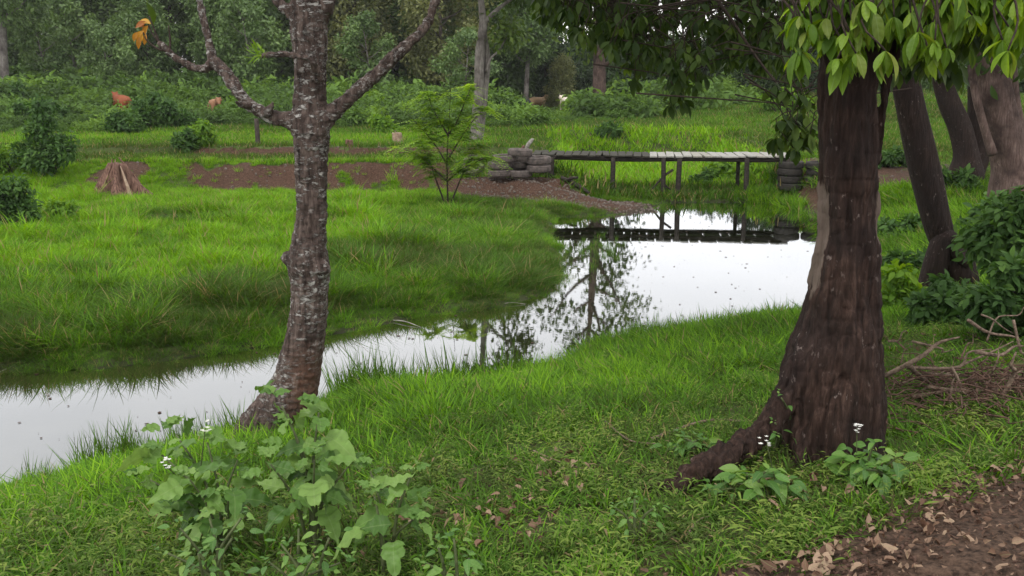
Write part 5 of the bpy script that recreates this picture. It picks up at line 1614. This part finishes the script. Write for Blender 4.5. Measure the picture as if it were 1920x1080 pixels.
weed(590, 1000, 1.0, [(600, 755, .1), (545, 790, .1), (660, 865, .0), (520, 742, .1), (590, 850, -.15), (500, 860, -.1)], 'tall leafy weed with big lobed leaves in front of the lichen tree', 401, WL, 0.19, per=9)
weed(420, 1000, 0.95, [(290, 840, .15), (385, 815, .2), (450, 850, .1), (255, 885, .05), (350, 890, -.1), (430, 920, -.15), (320, 800, .3)], 'spreading weed with big lobed leaves and white flowers left of the tall weed', 402, WL, 0.19, per=8, flowers=[(308, 872, 0), (385, 802, .1)])
weed(720, 1040, 1.05, [(775, 880, .1), (700, 920, 0), (780, 970, -.1), (690, 870, .15)], 'small weed with lobed leaves right of the tall weed', 403, WL, 0.16, per=6)
# small green herbs with white flower heads at the maroon tree
weed(1420, 935, 1.0, [(1440, 880, -.05), (1370, 905, 0), (1480, 900, 0), (1400, 885, .1), (1340, 920, 0), (1500, 930, .05)], 'bright green herb with white flower head on top of the maroon tree root', 411, HL, 0.12, per=9, name='herb_plant', flowers=[(1438, 832, -.05)])
weed(1630, 915, 1.0, [(1640, 830, -.05), (1600, 850, 0), (1680, 860, 0), (1620, 880, -.1), (1660, 890, -.1), (1580, 890, 0)], 'dark green herb with small white flower at the right foot of the maroon tree', 412, HL, 0.12, per=10, name='herb_plant', flowers=[(1607, 802, 0)])
weed(1290, 865, 0.9, [(1280, 820, 0), (1310, 825, 0), (1260, 840, 0), (1330, 840, 0)], 'low leafy herb behind the maroon tree root', 413, HL, 0.10, per=7, name='herb_plant')
weed(1465, 830, 1.0, [(1452, 790, -.3), (1462, 740, -.3), (1458, 812, -.3)], 'thin climbing vine on the left flank of the maroon trunk', 414, HL, 0.06, per=4, name='vine_plant')
# branching blue-green herbs at the bottom left
weed(400, 1075, 1.1, [(330, 980, 0), (390, 960, .1), (440, 1000, 0), (370, 1030, -.1), (460, 960, .1), (300, 1030, 0)], 'wiry blue-green herb at the bottom of the picture, left', 415, HL, 0.055, per=12, name='herb_plant')
weed(560, 1085, 1.1, [(560, 980, .05), (520, 1010, 0), (620, 1000, 0), (590, 1040, -.1), (500, 1050, 0), (650, 1050, 0)], 'wiry blue-green herb at the bottom of the picture below the tall weed', 416, HL, 0.055, per=12, name='herb_plant')
weed(850, 1085, 1.15, [(850, 1000, 0), (820, 1020, 0), (880, 1040, 0), (790, 1050, 0)], 'pale herb at the bottom of the picture right of the small weed', 417, HL, 0.07, per=9, name='herb_plant')
weed(1200, 985, 1.1, [(1190, 930, 0), (1230, 950, 0), (1150, 950, 0)], 'yellowish herb at the tip of the maroon tree root', 418, HL, 0.05, per=10, name='herb_plant')

# tall reedy blades at the water edge beside the lichen tree
rng = np.random.default_rng(61)
reed = [grass_clump('reed', 26, 0.42, 0.010, 0.12, 0.25, s, M['grass'], 4) for s in (31, 32)]
rp = []
for _ in range(60):
    px = 640 + 330 * rng.random() ** 1.3; q_ = gp(px, 735 + 14 * rng.normal(), 0.05); rp.append((q_.x, q_.y, hz(q_.x, q_.y)))
for _ in range(60):
    px = 1180 + 330 * rng.random(); q_ = gp(px, np.interp(px, [1180, 1500], [655, 618]) + 5 * rng.normal(), 0.02); rp.append((q_.x, q_.y, max(hz(q_.x, q_.y), -0.1)))
for _ in range(34):
    px = 20 + 470 * rng.random(); q_ = gp(px, np.interp(px, [0, 200, 430, 600], [915, 856, 812, 750]) + 6 * rng.normal(), 0.02); rp.append((q_.x, q_.y, max(hz(q_.x, q_.y), -0.1)))
rp = np.array(rp); n = len(rp)
scatter('shore_reeds', rp, rot_rand(n, rng), (0.45 + 0.5 * rng.random(n)) * np.where(np.arange(n) < 60, 1.25, 0.9), 0.2 + 0.3 * rng.random(n), rng.integers(0, 2, n), reed, 'thin upright reeds along the near water edge')

# ------------------------------------------------------------------ fallen leaves, litter, crumbs, stones
rng = np.random.default_rng(71)
DL = [mesh_np('dry_leaf', *leaf_t(6, 0.55, 0.45, f_, c_, 0.08, 2), M['dry_leaf']) for f_, c_ in ((0.9, 0.5), (-0.5, -0.4), (1.4, 0.2), (0.5, 0.9))]
def dryleaf(px, py, L_, label, group, lift=0.012):
    q_ = gp(px, py, 1.0)
    for _ in range(3): q_ = gp(px, py, hz(q_.x, q_.y) + lift)
    d = rng.normal(size=3); d[2] = 0.25 * rng.normal(); nn = np.array([rng.normal() * .5, rng.normal() * .5, 1.0])
    R3 = frames(d[None], nn[None])[0]
    o = obj('dry_leaf', DL[rng.integers(0, 4)])
    o.matrix_world = Matrix.Translation(q_ + Vector((0, 0, 0.012 + 0.015 * rng.random()))) @ Matrix(R3.tolist()).to_4x4() @ Matrix.Scale(L_, 4)
    return tag(o, label, 'leaf', group)
for i in range(85):
    u_ = rng.random(); s_ = abs(rng.normal()) * 75
    px = 1440 + 480 * u_; py = 1075 - 205 * u_ + s_ - 10
    if py > 1100: py = 1000 + 75 * rng.random(); px = 1620 + 300 * rng.random()
    dryleaf(px, py, 0.028 + 0.05 * rng.random() ** 1.4, 'curled tan dry leaf on the dirt road edge, ' + ('bottom left stretch' if px < 1560 else 'stretch below the maroon tree' if px < 1700 else 'middle right stretch' if px < 1820 else 'stretch nearest the picture edge'), 'dry leaves along the dirt road edge', 0.03)
for px, py, L_, lab in ((1540, 1045, .13, 'large curled pale dry leaf at the grassy edge of the dirt road, near the bottom'), (1470, 1072, .09, 'rounded tan dry leaf at the very bottom edge left of the dirt road'),
                        (1720, 985, .10, 'large flat dry leaf with turned-up tip in the middle of the road edge'), (1855, 880, .08, 'upright cupped dry leaf at the right end of the road edge'),
                        (1830, 900, .08, 'folded pale dry leaf standing left of the cupped one')):
    dryleaf(px, py, L_, lab, None, 0.04)
for i in range(85):
    ci = rng.integers(0, 8)
    c_ = ((960, 950), (975, 990), (930, 960), (1070, 865), (1040, 900), (700, 990), (860, 990), (1500, 905))[ci]
    dryleaf(c_[0] + rng.normal() * 45, min(c_[1] + rng.normal() * 22, 1075), 0.032 + 0.035 * rng.random(), 'brown dry leaf in thin grass, ' + ('patch halfway between the weed and the maroon root', 'patch around the thin twig in mid bank', 'patch at the foot of the lobed weed', 'patch just right of the lobed weed', 'patch at the foot of the maroon trunk')[(0, 0, 0, 1, 1, 2, 3, 4)[ci]], 'dry leaves in the near bank grass', 0.045)

frag = [proto('leaf_fragment', mesh_np('leaf_fragment', *leaf_t(3, 0.6, 0.45, 0.6 * s_, 0.4 * s_), M['litter'], np.full(12, 0.5))) for s_ in (1, -1)]
P, d = sample(26000, -6, 8, 1.6, 9, rng)
P2, d2 = sample(40000, 0, 6, 1.6, 7, rng)
k2 = (road_s(P2[:, 0], P2[:, 1]) > -0.12) & (road_s(P2[:, 0], P2[:, 1]) < 1.3)
P = np.r_[P, P2[k2]]; d = np.r_[d, d2[k2]]
rs = road_s(P[:, 0], P[:, 1])
k = nearside(P[:, 0], P[:, 1]) & (d > 1.6)
pr = np.where(rs > -0.25, 0.42 - 0.2 * sm(rs, 0.2, 0.6), np.clip(0.18 + 0.9 * n2(P[:, 0], P[:, 1], 1.1, 2, 81), 0.03, .7))
pr = np.where((rs < -0.25) & (rs > -0.6), pr * 1.6, pr)
k &= rng.random(len(P)) < pr
P = P[k]; rs = rs[k]; n = len(P)
P[:, 2] += np.where(rs > 0, 0.05, 0.015) + 0.015 * rng.random(n)
rt = np.c_[rng.normal(size=n) * .5, rng.normal(size=n) * .5, rng.random(n) * 6.28]
scatter('leaf_litter', P, rt, 0.014 + 0.03 * rng.random(n) ** 2, rng.random(n), rng.integers(0, 2, n), frag, 'crumbled dry leaves on the road edge and near bank')

def rock_mesh(name, seed, mat, amp=0.35):
    import bmesh
    bm = bmesh.new(); bmesh.ops.create_icosphere(bm, subdivisions=1, radius=1)
    co = np.array([v.co[:] for v in bm.verts]); dsp = 1 + amp * fbm(co * 1.3 + seed * 9, 2, seed)
    for v, s_ in zip(bm.verts, dsp): v.co *= s_; v.co.z *= 0.6
    me = bpy.data.meshes.new(name); bm.to_mesh(me); bm.free(); me.materials.append(mat)
    return me
crb = [proto('soil_crumb', rock_mesh('soil_crumb', s_, M['crumb'], 0.6)) for s_ in (1, 2)]
P, d = sample(60000, 0, 8, 1.4, 7, rng)
rs = road_s(P[:, 0], P[:, 1])
k = (rs > -0.08) & (rs < 1.6)
P = P[k]; n = len(P); P[:, 2] += 0.03 * sm(rs[k], 0, .4) + 0.008
scatter('road_crumbs', P, rng.random((n, 3)) * 6, 0.003 + 0.011 * rng.random(n) ** 2.5, rng.random(n), rng.integers(0, 2, n), crb, 'loose crumbs of red brown soil on the dirt road')
stn = [proto('pebble', rock_mesh('pebble', s_, M['stone'])) for s_ in (3, 4, 5)]
P, d = sample(70000, -9, 12, 19.5, 26, rng)
x, y = P[:, 0], P[:, 1]
q1, t1 = seg_d(x, y, (-0.4, 22.2), (3.0, 20.8))
sl = soil_mask(x, y)
k = ((sl > 0.5) & (rng.random(len(x)) < np.where(q1 < 0.8, 0.42, 0.05)))
P = P[k]; n = len(P); P[:, 2] += 0.005
scatter('bank_pebbles', P, rng.random((n, 3)) * 6, 0.008 + 0.035 * rng.random(n) ** 3, rng.random(n), rng.integers(0, 3, n), stn, 'pale pebbles scattered on the muddy spit and brown bank')

# floating specks on the water
P = np.c_[-6 + 13 * rng.random(3200), 5 + 18 * rng.random(3200), np.full(3200, 0.006)]
k = (sdist(P[:, 0], P[:, 1]) < -0.1) & (rng.random(3200) < np.interp(P[:, 1], [5, 10, 23], [0.35, 0.6, 0.9]))
P = P[k]; n = len(P)
spk = [proto('speck', mesh_np('speck', *leaf_t(3, 0.7, 0.5, 0.05, 0.02), M['litter'], np.full(12, 0.1)))]
scatter('floating_debris', P, np.c_[np.zeros(n), np.zeros(n), rng.random(n) * 6.28], 0.010 + 0.05 * rng.random(n) ** 3, 0.2 * rng.random(n), np.zeros(n), spk, 'small dark leaf bits floating on the pond')
# aquatic tufts standing in the water near the bridge
rp = [(gp(1118 + rng.normal() * 32, 468 + rng.normal() * 12, 0)) for _ in range(42)] + [gp(1270 + rng.normal() * 90, 388 + rng.normal() * 4, 0) for _ in range(60)]
rp = np.array([p_[:] for p_ in rp]); n = len(rp)
scatter('water_grass', rp - np.array([0, 0, 0.02]), rot_rand(n, rng), 0.3 + 0.25 * rng.random(n), 0.3 + 0.25 * rng.random(n), rng.integers(0, 2, n), g_tall, 'grass tufts growing out of the pond by the bridge')
# floating dead stems along the far edge
for px0, py0, px1, py1, lab in ((725, 600, 790, 614, 'pale floating stem beside the far bank, left one'), (855, 578, 905, 575, 'short pale floating stick near the far bank, middle one'), (930, 573, 985, 570, 'short pale floating stick near the far bank, right one'),
                                (0, 697, 40, 690, 'bent pale stick at the far waterline at the left edge')):
    a_, b_ = gp(px0, py0, 0.005), gp(px1, py1, 0.005)
    m_ = (a_ + b_) / 2 + Vector((0, 0.04, 0.02))
    tube_obj('floating_stick', [a_, m_, b_], [0.006, 0.006, 0.003], M['weathered'], lab, 'stick', seg=5)

# ------------------------------------------------------------------ heap of cut branches at right
def brush_pile():
    c = gp(1780, 735, 1.0); c.z = hz(c.x, c.y)
    e = empty('brush_pile', c, 'heap of cut brown branches and twigs right of the maroon tree', 'branch pile')
    rng = np.random.default_rng(88)
    def seg_(p0, p1, r, mat, bend=0.06, nm='branch'):
        p0, p1 = np.array(p0), np.array(p1); m_ = (p0 + p1) / 2 + rng.normal(size=3) * bend
        m2 = p0 * .25 + p1 * .75 + rng.normal(size=3) * bend * .7
        V, Fq = loft([p0 - np.array(c), m_ - np.array(c), m2 - np.array(c), p1 - np.array(c)], [r, r * .85, r * .6, r * .3], 6, 12)
        return V, Fq
    for (a, b, c_, d, r, dy) in ((1660, 705, 1800, 632, .011, 0), (1700, 690, 1860, 655, .007, .1), (1690, 760, 1900, 640, .007, .1), (1710, 745, 1890, 735, .009, 0), (1740, 725, 1905, 735, .007, 0), (1705, 685, 1745, 720, .011, -.05),
                                 (1870, 765, 1905, 660, .010, -.2), (1785, 690, 1830, 750, .006, -.1), (1830, 660, 1925, 650, .008, 0), (1815, 600, 1915, 640, .007, .1), (1840, 590, 1900, 625, .004, .1), (1665, 640, 1700, 620, .004, 0),
                                 (1850, 640, 1920, 575, .004, .2), (1760, 760, 1925, 690, .008, 0), (1730, 700, 1925, 700, .006, .1), (1690, 720, 1780, 690, .006, .1), (1900, 600, 1925, 680, .006, 0), (1780, 770, 1800, 700, .005, -.2),
                                 (1840, 750, 1925, 720, .009, 0), (1860, 700, 1880, 640, .004, 0), (1710, 640, 1790, 655, .005, .2)):
        Y0 = c.y + dy
        V, Fq = seg_(at(a, b, Y0), at(c_, d, Y0 + rng.normal() * .15), r * 1.6, None, 0.03)
        obj('branch', MB().add(V, Fq).mesh('branch', M['twig']), e)
    mb = MB()
    for i in range(420):
        q_ = np.array(c) + np.array([rng.normal() * .42 + .15, rng.normal() * .28, 0]); q_[2] = hz(q_[0], q_[1]) + 0.02 + 0.16 * rng.random() * math.exp(-((q_[0] - c.x - .15) / .5) ** 2)
        az = rng.random() * 6.28; L_ = 0.08 + 0.3 * rng.random()
        V, Fq = seg_(q_, q_ + np.array([math.cos(az) * L_, math.sin(az) * L_, rng.normal() * .05]), 0.003 + 0.003 * rng.random(), None, 0.02); mb.add(V, Fq)
    obj('twigs', mb.mesh('twigs', M['crumb']), e)['kind'] = 'stuff'
brush_pile()
# sticks lying on the near bank
for pts, r, lab in (([(1220, 825), (1270, 805), (1330, 788), (1400, 790)], .012, 'curved brown stick lying behind the maroon tree root'),
                    ([(1135, 790), (1180, 825), (1230, 832)], .006, 'thin fallen twig left of the curved stick'),
                    ([(1000, 845), (1060, 870), (1100, 880)], .005, 'thin twig among dry leaves in the middle of the near bank'),
                    ([(1290, 1000), (1310, 975), (1330, 968)], .005, 'short pale bent twig in the grass below the root')):
    P3 = []
    for a, b in pts:
        q_ = gp(a, b, 0.9)
        for _ in range(3): q_ = gp(a, b, hz(q_.x, q_.y) + 0.045)
        P3.append(q_)
    tube_obj('fallen_stick', P3, list(np.linspace(r, r * .6, len(P3))), M['twig'], lab, 'stick', seg=6)

# ------------------------------------------------------------------ thin moist air over the field
hm, HN, HK = new_mat('thin_haze')
pv = HN.new('ShaderNodeVolumePrincipled'); pv.inputs['Density'].default_value = 0.0004; pv.inputs['Color'].default_value = (0.93, 0.96, 1.0, 1); pv.inputs['Anisotropy'].default_value = 0.2
ho = HN.new('ShaderNodeOutputMaterial'); HK(pv.outputs[0], ho.inputs['Volume'])
V, Fq = box((0, 430, 6.5), (1500, 1000, 17)); hzo = obj('haze', mesh_np('haze', V, Fq, hm, smooth=False))
tag(hzo, 'thin pale moist air over the field and wood', kind='stuff')
